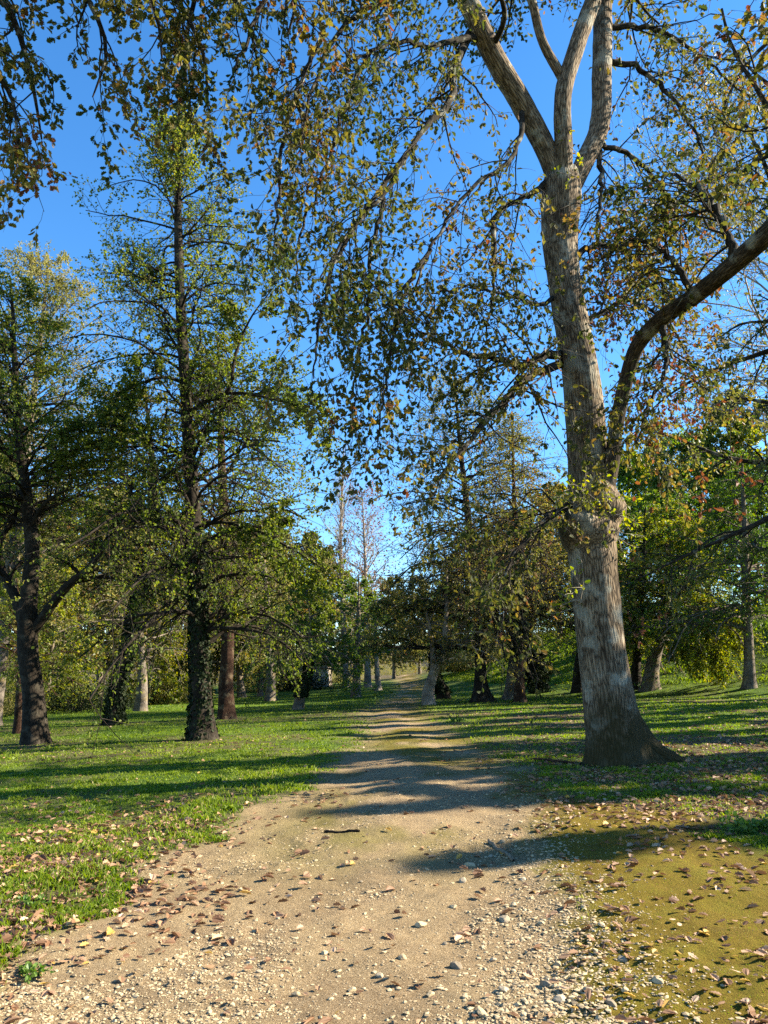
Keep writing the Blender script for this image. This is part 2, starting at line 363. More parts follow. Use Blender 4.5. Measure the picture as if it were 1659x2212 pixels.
def rock_mat(name, a, c):
    m, n, l, b = mat(name)
    g = node(n, 'ShaderNodeNewGeometry'); t = node(n, 'ShaderNodeTexNoise', i_Scale=40, i_Detail=6, i_Roughness=.7); l.new(g.outputs['Position'], t.inputs[0])
    at_ = node(n, 'ShaderNodeAttribute', attribute_name='tint')
    s = node(n, 'ShaderNodeMath', operation='MULTIPLY_ADD'); s.inputs[1].default_value = .6; l.new(at_.outputs['Fac'], s.inputs[0]); l.new(t.outputs[0], s.inputs[2])
    r = ramp(n, [(.35, a), (1.0, c)]); l.new(s.outputs[0], r.inputs[0])
    l.new(r.outputs[0], b.inputs['Base Color']); b.inputs['Roughness'].default_value = .9
    bp = node(n, 'ShaderNodeBump', i_Strength=.6, i_Distance=.004); l.new(t.outputs[0], bp.inputs['Height']); l.new(bp.outputs[0], b.inputs['Normal'])
    return m
M['rock'] = rock_mat('limestone gravel', (.12, .083, .045), (.42, .325, .19))
M['grey_rock'] = rock_mat('grey limestone', (.11, .085, .055), (.32, .26, .175))

# ------------------------------------------------------------------ object helpers
def tag(o, label=None, cat=None, group=None, kind=None):
    for k, v in (('label', label), ('category', cat), ('group', group), ('kind', kind)):
        if v: o[k] = v
    return o
def empty(name, loc, label, cat, group=None):
    o = bpy.data.objects.new(name, None); C.collection.objects.link(o); o.location = loc; o.empty_display_size = .3
    return tag(o, label, cat, group)
def copy_tree(o, loc, rz, sc, label, group=None):
    r = o.copy(); C.collection.objects.link(r); r.location = loc; r.rotation_euler = (0, 0, rz); r.scale = sc
    r['label'] = label
    if group: r['group'] = group
    for ch in o.children:
        c = ch.copy(); C.collection.objects.link(c); c.parent = r
    return r

# ------------------------------------------------------------------ the ground
def axis_grid(parts):
    a = [parts[0][0]]
    for end, st0, st1 in parts[1:]:
        while a[-1] < end:
            q = (a[-1] - parts[0][0]); a.append(a[-1] + st0); st0 = min(st0 * 1.035, st1) if st1 > st0 else max(st0 / 1.035, st1)
    return np.array(a)
pos_x = axis_grid([(0,), (3.2, .022, .022), (14, .022, .25), (60, .25, 3), (420, 3, 40)])
gx = np.concatenate([-pos_x[:0:-1], pos_x])
fwd = axis_grid([(2.6,), (7, .022, .022), (30, .022, .2), (140, .2, 1.5), (620, 1.5, 40)])
back = 2.6 - axis_grid([(0,), (60, .05, 6)])[:0:-1]
gy = np.concatenate([back, fwd])
XX, YY = np.meshgrid(gx, gy); ZZ = H(XX, YY)
def dryness(x, y, grav, moss):               # earth showing through thin grass below the trees
    d = sst(.42, .62, fbm(x * .35 + 4, y * .35 + 1, 0, 4)) * (.55 + .35 * sst(1, 5, x))
    for (tx, ty, r) in TREE_FEET: d = np.maximum(d, np.exp(-(((x - tx)**2 + (y - ty)**2) / r**2)) * .8 * sst(.3, .6, fbm(x * 1.2, y * 1.2, 5, 3) + .1))
    edgeb = np.exp(-((x - far_e(EL, y) + .9) / .9)**2) * (1 - sst(9, 16, y)) * .75
    return np.clip(np.maximum(np.maximum(d * (1 - .8 * sst(34, 48, y)), edgeb), .85 * sst(95, 135, y)), 0, 1)
oak_foot = G(1335, 1652)
TREE_FEET = [(oak_foot[0] + 1.2, oak_foot[1] + .3, 5.5), (*G(435, 1600)[:2], 2.6), (*G(70, 1610)[:2], 2.2), (*G(1200, 1497)[:2], 5), (*G(1405, 1490)[:2], 3.5), (*G(1040, 1518)[:2], 3), (*G(490, 1555)[:2], 2.5)]
gr, mo = zones(XX, YY); dr = dryness(XX, YY, gr, mo)
mb = MB(); ny, nx = XX.shape
a = (np.arange(ny - 1)[:, None] * nx + np.arange(nx - 1)).ravel()
mb.add(np.stack([XX, YY, ZZ], -1), [np.stack([a, a + 1, a + nx + 1, a + nx], -1)])
ground = mb.build('ground', M['ground']); tag(ground, kind='structure')
for nm, arr in (('gravel', gr), ('moss', mo), ('dry', dr)):
    q = ground.data.attributes.new(nm, 'FLOAT', 'POINT'); q.data.foreach_set('value', arr.astype(np.float32).ravel())

# ------------------------------------------------------------------ trees
def trunk_mesh(mb, P, R, sides=20, mat_i=0, flare=.6, fh=.5, seed=0, lump=.08, mossy=0.0, lobes=None):
    """A trunk with buttressed foot and uneven outline."""
    B, N = 1, len(P)
    T = nrm(np.gradient(P, axis=0)); X = nrm(np.cross(np.array([0, 1., 0]), T)); Y = np.cross(T, X)
    th = np.arange(sides) / sides * 2 * math.pi
    h = np.concatenate([[0], np.cumsum(np.linalg.norm(np.diff(P, axis=0), axis=1))])
    lob = .55 + .45 * np.cos(th * 5 + seed) * .6 + .3 * np.cos(th * 3 + seed * 2.1)
    if lobes is not None: lob = lobes(th)
    fl = flare * np.exp(-h / fh)[:, None] * lob
    rr = R[:, None] * (1 + fl + lump * 2 * (fbm(np.cos(th) * 1.3 + seed, np.sin(th) * 1.3, h[:, None] * 1.4 / max(R[0], .1) * .3, 3) - .45))
    V = P[:, None] + rr[..., None] * (X[:, None] * np.cos(th)[None, :, None] + Y[:, None] * np.sin(th)[None, :, None])
    bk = np.stack([rr * np.cos(th), rr * np.sin(th), np.broadcast_to(h[:, None], rr.shape)], -1)
    a = np.arange(N - 1)[:, None] * sides; k = np.arange(sides)
    q = np.stack([a + k, a + (k + 1) % sides, a + sides + (k + 1) % sides, a + sides + k], -1).reshape(-1, 4)
    ms = np.clip(mossy * np.exp(-h / 1.0)[:, None] + 0 * rr, 0, 1)
    mb.add(V, [q], mat_i, tint=ms, bark=bk)
    return h
def add_ivy(root, P, R, h0, h1, n, size=.09, bulge=.05, seed=0, name='ivy', mt='ivy_leaf', kind='ivy'):
    rg = np.random.default_rng(seed)
    h = np.concatenate([[0], np.cumsum(np.linalg.norm(np.diff(P, axis=0), axis=1))])
    u = h0 + (h1 - h0) * rg.random(n)**1.15; th = rg.random(n) * 2 * math.pi
    c = np.stack([np.interp(u, h, P[:, i]) for i in range(3)], -1); r = np.interp(u, h, R)
    out = np.stack([np.cos(th), np.sin(th), 0 * th], -1)
    lum = fbm(np.cos(th) * 2 + seed, np.sin(th) * 2, u * 1.2, 3)
    kp = (lum + .12 * u / h1 > .40) | (u > h1 * .45); u, th, c, r, out, lum = u[kp], th[kp], c[kp], r[kp], out[kp], lum[kp]; n = len(u)
    rad = r * (1 + .45 * np.exp(-u / .4)) + bulge * (.2 + 1.6 * rg.random(n) * lum * 2)
    pos = c + out * rad[:, None]
    ax = nrm(rg.normal(size=(n, 3)) * .5 + np.array([0, 0, -.9])); nm = out + rg.normal(size=(n, 3)) * .45
    mb = MB(); put_leaves(mb, pos, ax, nm, size * (.6 + .8 * rg.random(n)), kind, 0, np.clip(rg.random(n) * .9 + .1, 0, 1), .15, .1)
    return mb.build(name, M[mt], root, origin=root.location)
def tree(name, label, base, path, widths, top, prof, seed, leaf='alder_leaf', kind='round', lsize=.07, k=(46, 8, 5, 9), cb=.25, ang=(1.1, 1.45), up=.05, droop=.12,
         flat=.7, bark='dark_bark', group=None, category='tree', limbs=(), flare=.7, ivy=None, twigm='twig', wand=.14, clump=.5, tb=0., sub=.42, dens=1.0, down=.25, thin=(1, 1, 1, 1, 1), t_lo=.25, spread=.68, ld=.25, lk=9, br=.34):
    """path: world points of the trunk from the foot up, widths: radii; prof(t): branch length at t (0 foot .. 1 top of the trunk)."""
    rg = np.random.default_rng(seed)
    root = empty(name, base, label, category, group)
    n = 26
    P, R = curve(path, widths, n * 2)
    P = P + np.cumsum(rg.normal(size=P.shape) * np.array([1, 1, 0]) * .012, axis=0) * np.linspace(0, 1, n * 2)[:, None]
    mb = MB(); trunk_mesh(mb, P, R, 18, 0, flare, .45 * max(widths[0] / .35, .6), seed)
    mb.build('trunk', M[bark], root, origin=base)
    def keep(p, a=thin):
        return rg.random(len(p)) < np.interp((p[:, 2] - base[2]) / (P[-1, 2] - base[2]), [0, .3, .55, .8, 1], a)
    m1 = MB(); mc = MB()
    # main boughs
    pts = P[None, ::2][:, :n]; rad = R[None, ::2][:, :n]
    B1, R1, t1 = spawn(pts, rad, k[0], cb, .985, ang, 1, 8, up, droop, wand, flat, br, .012, Lt=lambda t: prof(t), rg=rg)
    B1[:, :, 2] -= (ld * np.clip(1.15 - t1, 0, 1)**1.5 * np.linalg.norm(B1[:, -1] - B1[:, 0], axis=1))[:, None] * np.linspace(0, 1, 8)**1.6
    if len(limbs):
        lp = [curve(p, r, 8) for p, r in limbs]
        LP = np.stack([q[0] for q in lp]); LR = np.stack([q[1] for q in lp])
        ml = MB(); 
        for p, r in limbs:
            q = MB(); cp, cr = curve(p, r, 22); tubes(q, cp, cr, 10, rough=.12); q.build('limb', M[bark], root, origin=base)
        Ls = np.linalg.norm(np.diff(LP, axis=1), axis=2).sum(1).mean()
        E1, ER1, _ = spawn(LP, LR, max(6, k[0] // lk), .25, 1.0, (.6, 1.2), Ls * .33, 8, up, droop, wand, flat, .5, .01, rg=rg)
        B1 = np.concatenate([B1, E1]); R1 = np.concatenate([R1, ER1])
    tubes(m1, B1, R1, 5)
    ll = np.linalg.norm(B1[:, -1] - B1[:, 0], axis=1)
    def sub_spawn(Pp, Rp, kk, t0, a, fr, N, dr, rm):
        L = np.linalg.norm(np.diff(Pp, axis=1), axis=2).sum(1)
        Q, r, t = spawn(Pp, Rp, kk, t0, 1, a, 1, N, .05, dr, wand * 1.2, flat, .5, rm, rg=rg)
        s = (np.repeat(L, kk) * fr * (1 - .35 * t))[:, None, None]
        return Q[:, :1] + (Q - Q[:, :1]) * s, r
    B2, R2 = sub_spawn(B1, R1, k[1], .12, (.5, 1.1), sub, 5, droop, .006)
    tubes(m1, B2, R2, 4)
    m1.build('branches', M[twigm] if twigm != 'twig' else M[bark], root, origin=base)
    B3, R3 = sub_spawn(B2, R2, k[2], .1, (.4, 1.1), spread, 4, droop, .003)
    tubes(mc, B3, R3, 3)
    tw = np.concatenate([B3]) 
    if k[3]: leaf_twigs(mc, tw, k[3], kind, lsize, 1, t_lo, clump, seed, down, tb, rg, keep)
    mc.build('crown', [M[twigm], M[leaf]], root, origin=base)
    if ivy: add_ivy(root, P, R, *ivy, seed=seed)
    return root
def px_path(pts, D, seed=0, jit=0.0): return [at(x, y, D) for x, y in pts]
def wpx(wd, D): return wd * D / F / 2

# ---- the big oak beside the path
OD = oak_foot[1]
def build_oak():
    root = empty('oak_tree', oak_foot, 'big forked oak with a burl and mossy foot standing right beside the path', 'tree')
    rows = [(1675, 1329, 118), (1655, 1329, 116), (1600, 1325, 108), (1550, 1317, 104), (1489, 1311, 100), (1400, 1299, 96), (1300, 1289, 98), (1230, 1283, 97), (1190, 1279, 104), (1160, 1274, 118), (1125, 1279, 112), (1090, 1283, 106), (1050, 1275, 95), (1000, 1269, 82), (900, 1264, 82), (800, 1253, 76), (700, 1235, 70), (600, 1218, 66), (500, 1209, 72), (440, 1212, 80), (400, 1213, 76), (370, 1214, 60)]
    P, R = curve([at(x, y, OD) for y, x, _ in rows], [wd * OD / F / 2 * 1.0 for *_, wd in rows], 150)
    dist = np.linalg.norm(P - np.array([0, 0, EYE]), axis=1); R = R * dist / OD * .97
    mb = MB(); sides = 72
    th = np.arange(sides) / sides * 2 * math.pi
    T = nrm(np.gradient(P, axis=0)); X = nrm(np.cross(np.array([0, 1., 0]), T)); Y = np.cross(T, X)
    # X is +x here; Y points away
    h = np.concatenate([[0], np.cumsum(np.linalg.norm(np.diff(P, axis=0), axis=1))])
    d = lambda c: np.angle(np.exp(1j * (th - c)))
    sx = np.sign((X * np.array([1, 0, 0])).sum(-1).mean()); right = 0 if sx > 0 else math.pi
    root_f = (1.9 * np.exp(-h / .30) + .75 * np.exp(-h / .55))[:, None] * np.exp(-(d(right + .02) / .36)**2) + .3 * np.exp(-(d(right + 2.6) / .5)**2) * np.exp(-h / .3)[:, None] + .28 * np.exp(-(d(right - 1.0) / .4)**2) * np.exp(-h / .28)[:, None]
    zz = P[:, 2][:, None]
    burl_h = at(1279, 1150, OD)[2]
    b1 = .42 * np.exp(-((zz - burl_h - .03) / .2)**2) * np.exp(-(d(right + math.pi + .75) / 1.0)**2)
    b2 = .3 * np.exp(-((zz - burl_h - .42) / .17)**2) * np.exp(-(d(right - .45) / .8)**2)
    groove = -.16 * np.exp(-((zz - burl_h + .3) / .06)**2) * np.exp(-(d(right - 1.9) / 1.1)**2) - .14 * np.exp(-((zz - burl_h - .24) / .05)**2) * np.exp(-(d(right - .9) / .7)**2)
    lump = .10 * (fbm(np.cos(th) * 1.2, np.sin(th) * 1.2, h[:, None] * .55, 3) - .45)
    near_b = np.exp(-((zz - burl_h - .15) / .45)**2)
    lump = lump + near_b * .5 * (fbm(np.cos(th) * 3, np.sin(th) * 3, h[:, None] * 4, 3) - .45)
    # ridged bark in the shape itself
    ridge = np.abs(noise(np.cos(th) * 9 + 2 * fbm(np.cos(th) * 3, np.sin(th) * 3, h[:, None] * 2.2, 2), np.sin(th) * 9, h[:, None] * 1.7) - .5) * .05
    r = R[:, None] * (1 + root_f + b1 + b2 + groove + lump + ridge)
    V = P[:, None] + r[..., None] * (X[:, None] * np.cos(th)[None, :, None] + Y[:, None] * np.sin(th)[None, :, None])
    bk = np.stack([r * np.cos(th), r * np.sin(th), np.broadcast_to(h[:, None], r.shape)], -1)
    a = np.arange(len(P) - 1)[:, None] * sides; k = np.arange(sides)
    q = np.stack([a + k, a + (k + 1) % sides, a + sides + (k + 1) % sides, a + sides + k], -1).reshape(-1, 4)
    mossy = .95 * np.exp(-(h / 1.1)**2)[:, None] * (.6 + .5 * np.exp(-(d(right - .2) / .9)**2)) + .6 * np.exp(-((zz - burl_h - .05) / .3)**2) * np.exp(-(d(right + math.pi) / 1.2)**2) + .2 * np.exp(-((h - 1.1) / .5)**2)[:, None] * np.exp(-(d(right - 1.9) / .6)**2)
    mb.add(V, [q], 0, tint=np.broadcast_to(mossy, r.shape), bark=bk)
    mb.build('trunk', M['oak_bark'], root, origin=oak_foot)
    # root running to the right
    f = oak_foot
    q = MB(); cp, cr = curve([f + np.array([.22, -.02, .95]), f + np.array([.38, -.03, .52]), f + np.array([.60, -.05, .24]), f + np.array([.88, -.08, .09]), f + np.array([1.2, -.1, -.06])], [.03, .12, .15, .13, .07], 24)
    tubes(q, cp, cr, 16, rough=.25, tint=.62); q.build('root', M['oak_bark'], root, origin=oak_foot)
    # boughs: (pixel x, pixel y, metres ahead, radius)
    def L(*p): return [at(x, y, D) for x, y, D, _ in p], [r for *_, r in p]
    big = [
     L((1212, 420, OD, .20), (1190, 350, OD - .1, .20), (1130, 230, OD - .4, .215), (1060, 110, OD - .9, .20), (1005, -10, OD - 1.4, .19), (930, -160, OD - 2, .16), (800, -330, OD - 2.8, .11), (640, -480, OD - 3.6, .06)),
     L((1213, 430, OD, .19), (1217, 330, OD - .25, .175), (1216, 210, OD - .4, .165), (1246, 100, OD - .3, .17), (1285, -10, OD - .1, .17), (1330, -160, OD, .15), (1420, -380, OD + .3, .09)),
     L((1216, 170, OD - .4, .10), (1172, 90, OD - .6, .085), (1148, 0, OD - .8, .085), (1100, -120, OD - 1.2, .07), (1010, -300, OD - 2, .04)),
     L((1225, 430, OD + .1, .17), (1262, 350, OD + .3, .19), (1290, 290, OD + .5, .20), (1300, 150, OD + .8, .21), (1303, 0, OD + 1.2, .20), (1320, -180, OD + 1.7, .16), (1370, -420, OD + 2.4, .1)),
     L((1296, 1090, OD - .05, .20), (1320, 1005, OD - .25, .135), (1330, 930, OD - .35, .125), (1348, 840, OD - .55, .125), (1378, 745, OD - 1.0, .13), (1425, 692, OD - 1.6, .132), (1500, 640, OD - 2.5, .13), (1580, 575, OD - 3.4, .13), (1659, 505, OD - 4.2, .14), (1780, 390, OD - 5.0, .11), (1950, 240, OD - 5.6, .07)),
    ]
    small = [
     L((700, 70, OD - 3.4, .03), (650, 180, OD - 3.6, .026), (610, 330, OD - 3.8, .022), (600, 450, OD - 3.9, .016), (590, 540, OD - 4, .008)),
     L((880, 330, OD - 2.3, .036), (800, 440, OD - 2.7, .03), (730, 560, OD - 3.0, .025), (690, 700, OD - 3.2, .018), (680, 820, OD - 3.3, .008)),
     L((830, 430, OD - 2.4, .03), (800, 560, OD - 2.6, .026), (790, 690, OD - 2.7, .02), (770, 800, OD - 2.8, .015), (760, 900, OD - 2.9, .008)),
     L((930, 540, OD - 1.9, .03), (880, 620, OD - 2.3, .025), (850, 730, OD - 2.5, .02), (830, 850, OD - 2.6, .014), (815, 960, OD - 2.7, .008)),
     L((800, 110, OD - 2.6, .03), (740, 240, OD - 3, .026), (700, 380, OD - 3.2, .02), (650, 500, OD - 3.4, .014), (640, 620, OD - 3.5, .008)),
     L((1215, 765, OD, .07), (1170, 772, OD - .4, .062), (1130, 790, OD - .8, .05), (1080, 775, OD - 1.2, .042), (1010, 765, OD - 1.6, .035), (955, 735, OD - 2.0, .02), (880, 700, OD - 2.4, .01)),
     L((1212, 785, OD, .07), (1130, 825, OD - .7, .055), (1085, 870, OD - 1.0, .045), (1030, 935, OD - 1.5, .03), (985, 990, OD - 1.8, .02), (930, 1060, OD - 2.1, .01)),
     L((1190, 385, OD, .055), (1140, 425, OD - .4, .045), (1085, 452, OD - .8, .042), (1067, 475, OD - 1.0, .042), (1072, 560, OD - 1.2, .032), (1062, 640, OD - 1.3, .02), (1050, 740, OD - 1.4, .01)),
     L((1045, 85, OD - .9, .06), (990, 85, OD - 1.4, .045), (930, 100, OD - 1.8, .035), (870, 90, OD - 2.2, .03), (800, 110, OD - 2.6, .022), (720, 160, OD - 3, .01)),
     L((1015, 70, OD - 1.0, .06), (985, 140, OD - 1.4, .055), (970, 220, OD - 1.7, .05), (890, 310, OD - 2.2, .035), (840, 400, OD - 2.5, .028), (760, 500, OD - 2.9, .02), (690, 600, OD - 3.2, .01)),
     L((1235, 560, OD + .1, .06), (1290, 530, OD + .5, .045), (1350, 540, OD + .9, .035), (1420, 600, OD + 1.2, .022), (1470, 680, OD + 1.4, .01)),
     L((1262, 700, OD + .1, .05), (1310, 670, OD + .6, .04), (1370, 650, OD + 1.0, .03), (1440, 700, OD + 1.3, .02), (1500, 790, OD + 1.5, .01)),
     L((1285, 310, OD + .5, .05), (1350, 330, OD + 1, .04), (1420, 390, OD + 1.3, .03), (1470, 480, OD + 1.5, .02), (1500, 580, OD + 1.6, .01)),
     L((1240, 1085, OD, .06), (1190, 1115, OD - .5, .045), (1150, 1150, OD - .9, .035), (1110, 1200, OD - 1.2, .02), (1080, 1270, OD - 1.4, .01)),
     L((1010, 0, OD - 1.4, .06), (940, -20, OD - 1.9, .05), (840, 0, OD - 2.6, .04), (740, 60, OD - 3.2, .03), (680, 180, OD - 3.6, .02), (650, 300, OD - 3.9, .01)),
     L((930, -160, OD - 2, .07), (800, -150, OD - 2.8, .05), (660, -90, OD - 3.5, .04), (560, 20, OD - 4, .028), (510, 150, OD - 4.3, .012)),
     L((1290, 300, OD + .5, .05), (1300, 400, OD + .2, .035), (1290, 480, OD, .025), (1310, 600, OD - .2, .012)),
     L((1302, 130, OD + .8, .06), (1380, 150, OD + .9, .045), (1450, 210, OD + .8, .035), (1520, 330, OD + .5, .02), (1560, 460, OD + .2, .01)),
     L((1303, 60, OD + 1, .06), (1400, 60, OD + 1.2, .045), (1500, 110, OD + 1.1, .03), (1620, 220, OD + .8, .012)),
     L((1430, 690, OD - 1.6, .05), (1440, 790, OD - 1.8, .03), (1400, 880, OD - 1.9, .018), (1370, 960, OD - 2, .009)),
     L((1500, 640, OD - 2.5, .05), (1450, 560, OD - 2.4, .035), (1370, 520, OD - 2.1, .025), (1300, 560, OD - 1.8, .01)),
     L((1590, 570, OD - 3.5, .06), (1560, 480, OD - 3.5, .04), (1500, 400, OD - 3.2, .03), (1430, 370, OD - 2.8, .012)),
     L((1130, 230, OD - .4, .05), (1110, 330, OD - .9, .035), (1010, 420, OD - 1.4, .028), (930, 540, OD - 1.9, .02), (880, 660, OD - 2.2, .01)),
     L((1200, 640, OD, .04), (1160, 660, OD - .6, .03), (1100, 640, OD - 1.2, .022), (1000, 620, OD - 1.7, .015), (920, 640, OD - 2, .008)),
     L((1060, 110, OD - .9, .05), (1090, 40, OD - 1.5, .04), (1040, -60, OD - 2.4, .03), (930, -120, OD - 3.2, .02), (820, -60, OD - 4, .01)),
    ]
    for ib, (p, r) in enumerate(big):
        q = MB(); cp, cr = curve(p, r, 60); dd = np.linalg.norm(cp - np.array([0, 0, EYE]), axis=1) / cp[:, 1]
        tubes(q, cp, cr, 28, rough=.10); q.build('limb', M['shaded_oak_bark' if ib == 4 else 'oak_bark'], root, origin=oak_foot)
    for p, r in small:
        q = MB(); cp, cr = curve(p, r, 30); cp[3:] += rng.normal(size=cp[3:].shape) * .02
        tubes(q, cp, cr * 1.25, 10, rough=.22); q.build('bough', M['limb_bark'], root, origin=oak_foot)
    rg = np.random.default_rng(11)
    allp = [curve(p, r, 10) for p, r in small]
    SP = np.stack([q[0] for q in allp]); SR = np.stack([q[1] for q in allp])
    # upper part of the limbs, above the frame, carries the rest of the crown
    UP = np.stack([curve(p[-3:], r[-3:], 10)[0] for p, r in big]); UR = np.stack([curve(p[-3:], r[-3:], 10)[1] for p, r in big])
    mc = MB(); mbr = MB()
    C1, C1R, _ = spawn(SP, SR * .8, 21, .12, 1, (.5, 1.25), 1.5, 7, -.10, .26, .2, .8, .5, .006, rg=rg)
    C2, C2R, _ = spawn(UP, UR, 16, .15, 1, (.7, 1.3), 2.6, 8, .0, .18, .18, .8, .4, .012, rg=rg)
    tubes(mbr, C1, C1R, 5); tubes(mbr, C2, C2R, 5)
    D2, D2R, _ = spawn(C2, C2R, 6, .2, 1, (.5, 1.2), 1.1, 6, -.05, .25, .2, .8, .5, .006, rg=rg)
    tubes(mbr, D2, D2R, 4); mbr.build('branches', M['limb_bark'], root, origin=oak_foot)
    E1, E1R, _ = spawn(C1, C1R, 8, .12, 1, (.4, 1.2), .55, 5, -.15, .3, .25, .9, .5, .0035, rg=rg)
    def clear(p):                            # few leaves hug the bare trunk
        return (np.hypot(p[:, 0] - np.interp(p[:, 2], P[:, 2], P[:, 0]), p[:, 1] - np.interp(p[:, 2], P[:, 2], P[:, 1])) > 1.15 + .5 * rg.random(len(p))) | (p[:, 2] > P[-1, 2] + 1)
    E2, E2R, _ = spawn(D2, D2R, 5, .1, 1, (.4, 1.2), .5, 5, -.05, .25, .25, .9, .5, .0035, rg=rg)
    tubes(mc, E1, E1R, 3); tubes(mc, E2, E2R, 3)
    leaf_twigs(mc, E1, 6, 'oak', .1, 1, .2, .8, 3, .45, -.08, rg, clear)
    leaf_twigs(mc, E2, 5, 'oak', .12, 1, .2, .8, 5, .35, 0, rg)
    mc.build('crown', [M['twig'], M['oak_leaf']], root, origin=oak_foot)
    # sprouts round the burl and on the lower trunk
    cen = [(1245, 1090, 16), (1262, 1060, 14), (1300, 1085, 8), (1325, 1110, 8), (1262, 1270, 5), (1258, 1300, 6), (1330, 1150, 6), (1245, 330, 3), (1240, 380, 4)]
    for x, y, kk in cen:
        ms = MB(); b0 = at(x, y, OD - .42); n_ = kk
        d0 = nrm(rg.normal(size=(n_, 3)) * np.array([1.1, .5, .6]) + np.array([(x - 1282) / 60, -.5, .35]))
        pts = [np.repeat(b0[None], n_, 0) + rg.normal(size=(n_, 3)) * .015]
        for s in range(5): d0 = nrm(d0 + rg.normal(size=d0.shape) * .22); pts.append(pts[-1] + d0 * .1 * (.6 + .8 * rg.random((n_, 1))))
        S = np.stack(pts, 1); tubes(ms, S, np.repeat(np.linspace(.007, .0025, 6)[None], n_, 0), 4)
        leaf_twigs(ms, S, 5, 'oak', .085, 1, .4, .3, 3, .2, 0, rg)
        ms.build('sprout', [M['pale_twig'], M['yellow_leaf']], root, origin=oak_foot)
    # clusters of dead brown leaves on the right side
    mdd = MB()
    for x, y, D, kk in [(1420, 830, OD + 1, 26), (1390, 900, OD + 1, 26), (1470, 800, OD + 1, 18), (1290, 620, OD + .6, 26), (1340, 570, OD + .8, 30), (1390, 620, OD + 1, 22), (1330, 680, OD + .9, 24), (1300, 520, OD + .7, 20), (1400, 520, OD + 1.2, 22), (1450, 470, OD + 1, 18), (1350, 450, OD + 1, 18), (1470, 880, OD + .8, 22), (1350, 850, OD + 1, 20), (1400, 770, OD + .6, 14), (1560, 1060, OD - 1, 16), (1290, 700, OD + .4, 8), (1400, 1330, OD + 2, 8), (1310, 1380, OD + 2, 6)]:
        c = at(x, y, D); S = c + rg.normal(size=(kk, 1, 3)) * .3 + np.cumsum(rg.normal(size=(kk, 4, 3)) * .04 - np.array([0, 0, .03]), 1)
        tubes(mdd, S, np.full((kk, 4), .003), 3); leaf_twigs(mdd, S, 4, 'oak', .1, 1, .1, .4, 3, .7, 0, rg)
    mdd.build('dead_leaves', [M['twig'], M['brown_leaf']], root, origin=oak_foot)
    return root
build_oak()

# ---- oak standing left of the viewer: its outer branches hang into the top of the view
def hanging_oak(name, label, foot, height, rad, drops, seed, leaf='oak_leaf', lkind='oak', ls=.112, bark='limb_bark', tb=0., n2=5, n3=6, kk=10, Lb=1.2):
    kk = int(kk * 1.9); n2 = int(n2 * 1.6)
    rg = np.random.default_rng(seed)
    foot = np.array([foot[0], foot[1], float(H(foot[0], foot[1]))])
    root = empty(name, foot, label, 'tree')
    P, R = curve([foot - [0, 0, .1], foot + [.1, 0, height * .3], foot + [.0, .2, height * .6], foot + [.3, .3, height]], [rad, rad * .8, rad * .65, rad * .3], 40)
    mb = MB(); trunk_mesh(mb, P, R, 24, 0, .6, .5, seed, mossy=.3); mb.build('trunk', M['oak_bark'], root, origin=foot)
    ps = []
    for i, d in enumerate(drops):
        e = [at(x, y, D) for x, y, D in d]
        fr = .45 + .45 * ((i * .37) % 1); st = P[int(fr * 39)]
        e0 = e[0]; mid1 = st * .6 + e0 * .4 + np.array([0, 0, .9]); mid2 = st * .25 + e0 * .75 + np.array([0, 0, .9])
        pts = [st, mid1, mid2] + e; rr = np.linspace(rad * .32, .012, len(pts)); ps.append((pts, rr))
        q = MB(); cp, cr = curve(pts, rr, 40); tubes(q, cp, cr, 10, rough=.18); q.build('limb', M[bark], root, origin=foot)
    SP = np.stack([curve(p, r, 14)[0] for p, r in ps]); SR = np.stack([curve(p, r, 14)[1] for p, r in ps])
    m1 = MB(); mc = MB()
    A, AR, _ = spawn(SP, SR, kk, .3, 1, (.5, 1.2), Lb, 7, -.15, .35, .2, .8, .45, .006, rg=rg)
    tubes(m1, A, AR, 5); m1.build('branches', M[bark], root, origin=foot)
    Bq, BR, _ = spawn(A, AR, n2, .1, 1, (.4, 1.2), .5, 5, -.2, .3, .25, .9, .5, .0035, rg=rg)
    tubes(mc, Bq, BR, 3); leaf_twigs(mc, Bq, n3, lkind, ls, 1, .15, .9, seed, .45, tb, rg)
    mc.build('crown', [M['twig'], M[leaf]], root, origin=foot)
    return root
hanging_oak('oak_tree', 'overhanging oak whose leafy branch ends hang into the upper left sky', (-7.5, 4.5), 15, .42, [
    [(-260, -420, 9), (-120, -160, 9.3), (20, 20, 9.6), (70, 180, 9.8), (90, 300, 10)],
    [(-100, -420, 9.5), (60, -180, 10), (180, -20, 10.2), (230, 110, 10.4), (200, 210, 10.5)],
    [(60, -420, 9), (230, -200, 9.5), (370, -20, 9.8), (440, 120, 10), (450, 240, 10.2)],
    [(160, -420, 10), (330, -200, 10.2), (480, -40, 10.6), (540, 60, 10.8), (560, 170, 11)],
    [(-300, -200, 8.5), (-150, 0, 9), (-40, 120, 9.2), (20, 200, 9.4), (40, 320, 9.5)],
    [(0, -420, 8.6), (160, -230, 8.8), (290, -60, 9.0), (340, 40, 9.2), (350, 130, 9.3)],
    [(200, -420, 8), (400, -260, 8.3), (560, -120, 8.6), (640, -20, 8.9), (620, 80, 9.1)],
    [(200, -420, 10), (400, -260, 10.3), (430, -60, 10.6), (400, 100, 10.9), (420, 290, 11)],
  ], 21, n2=5, n3=9, kk=14)
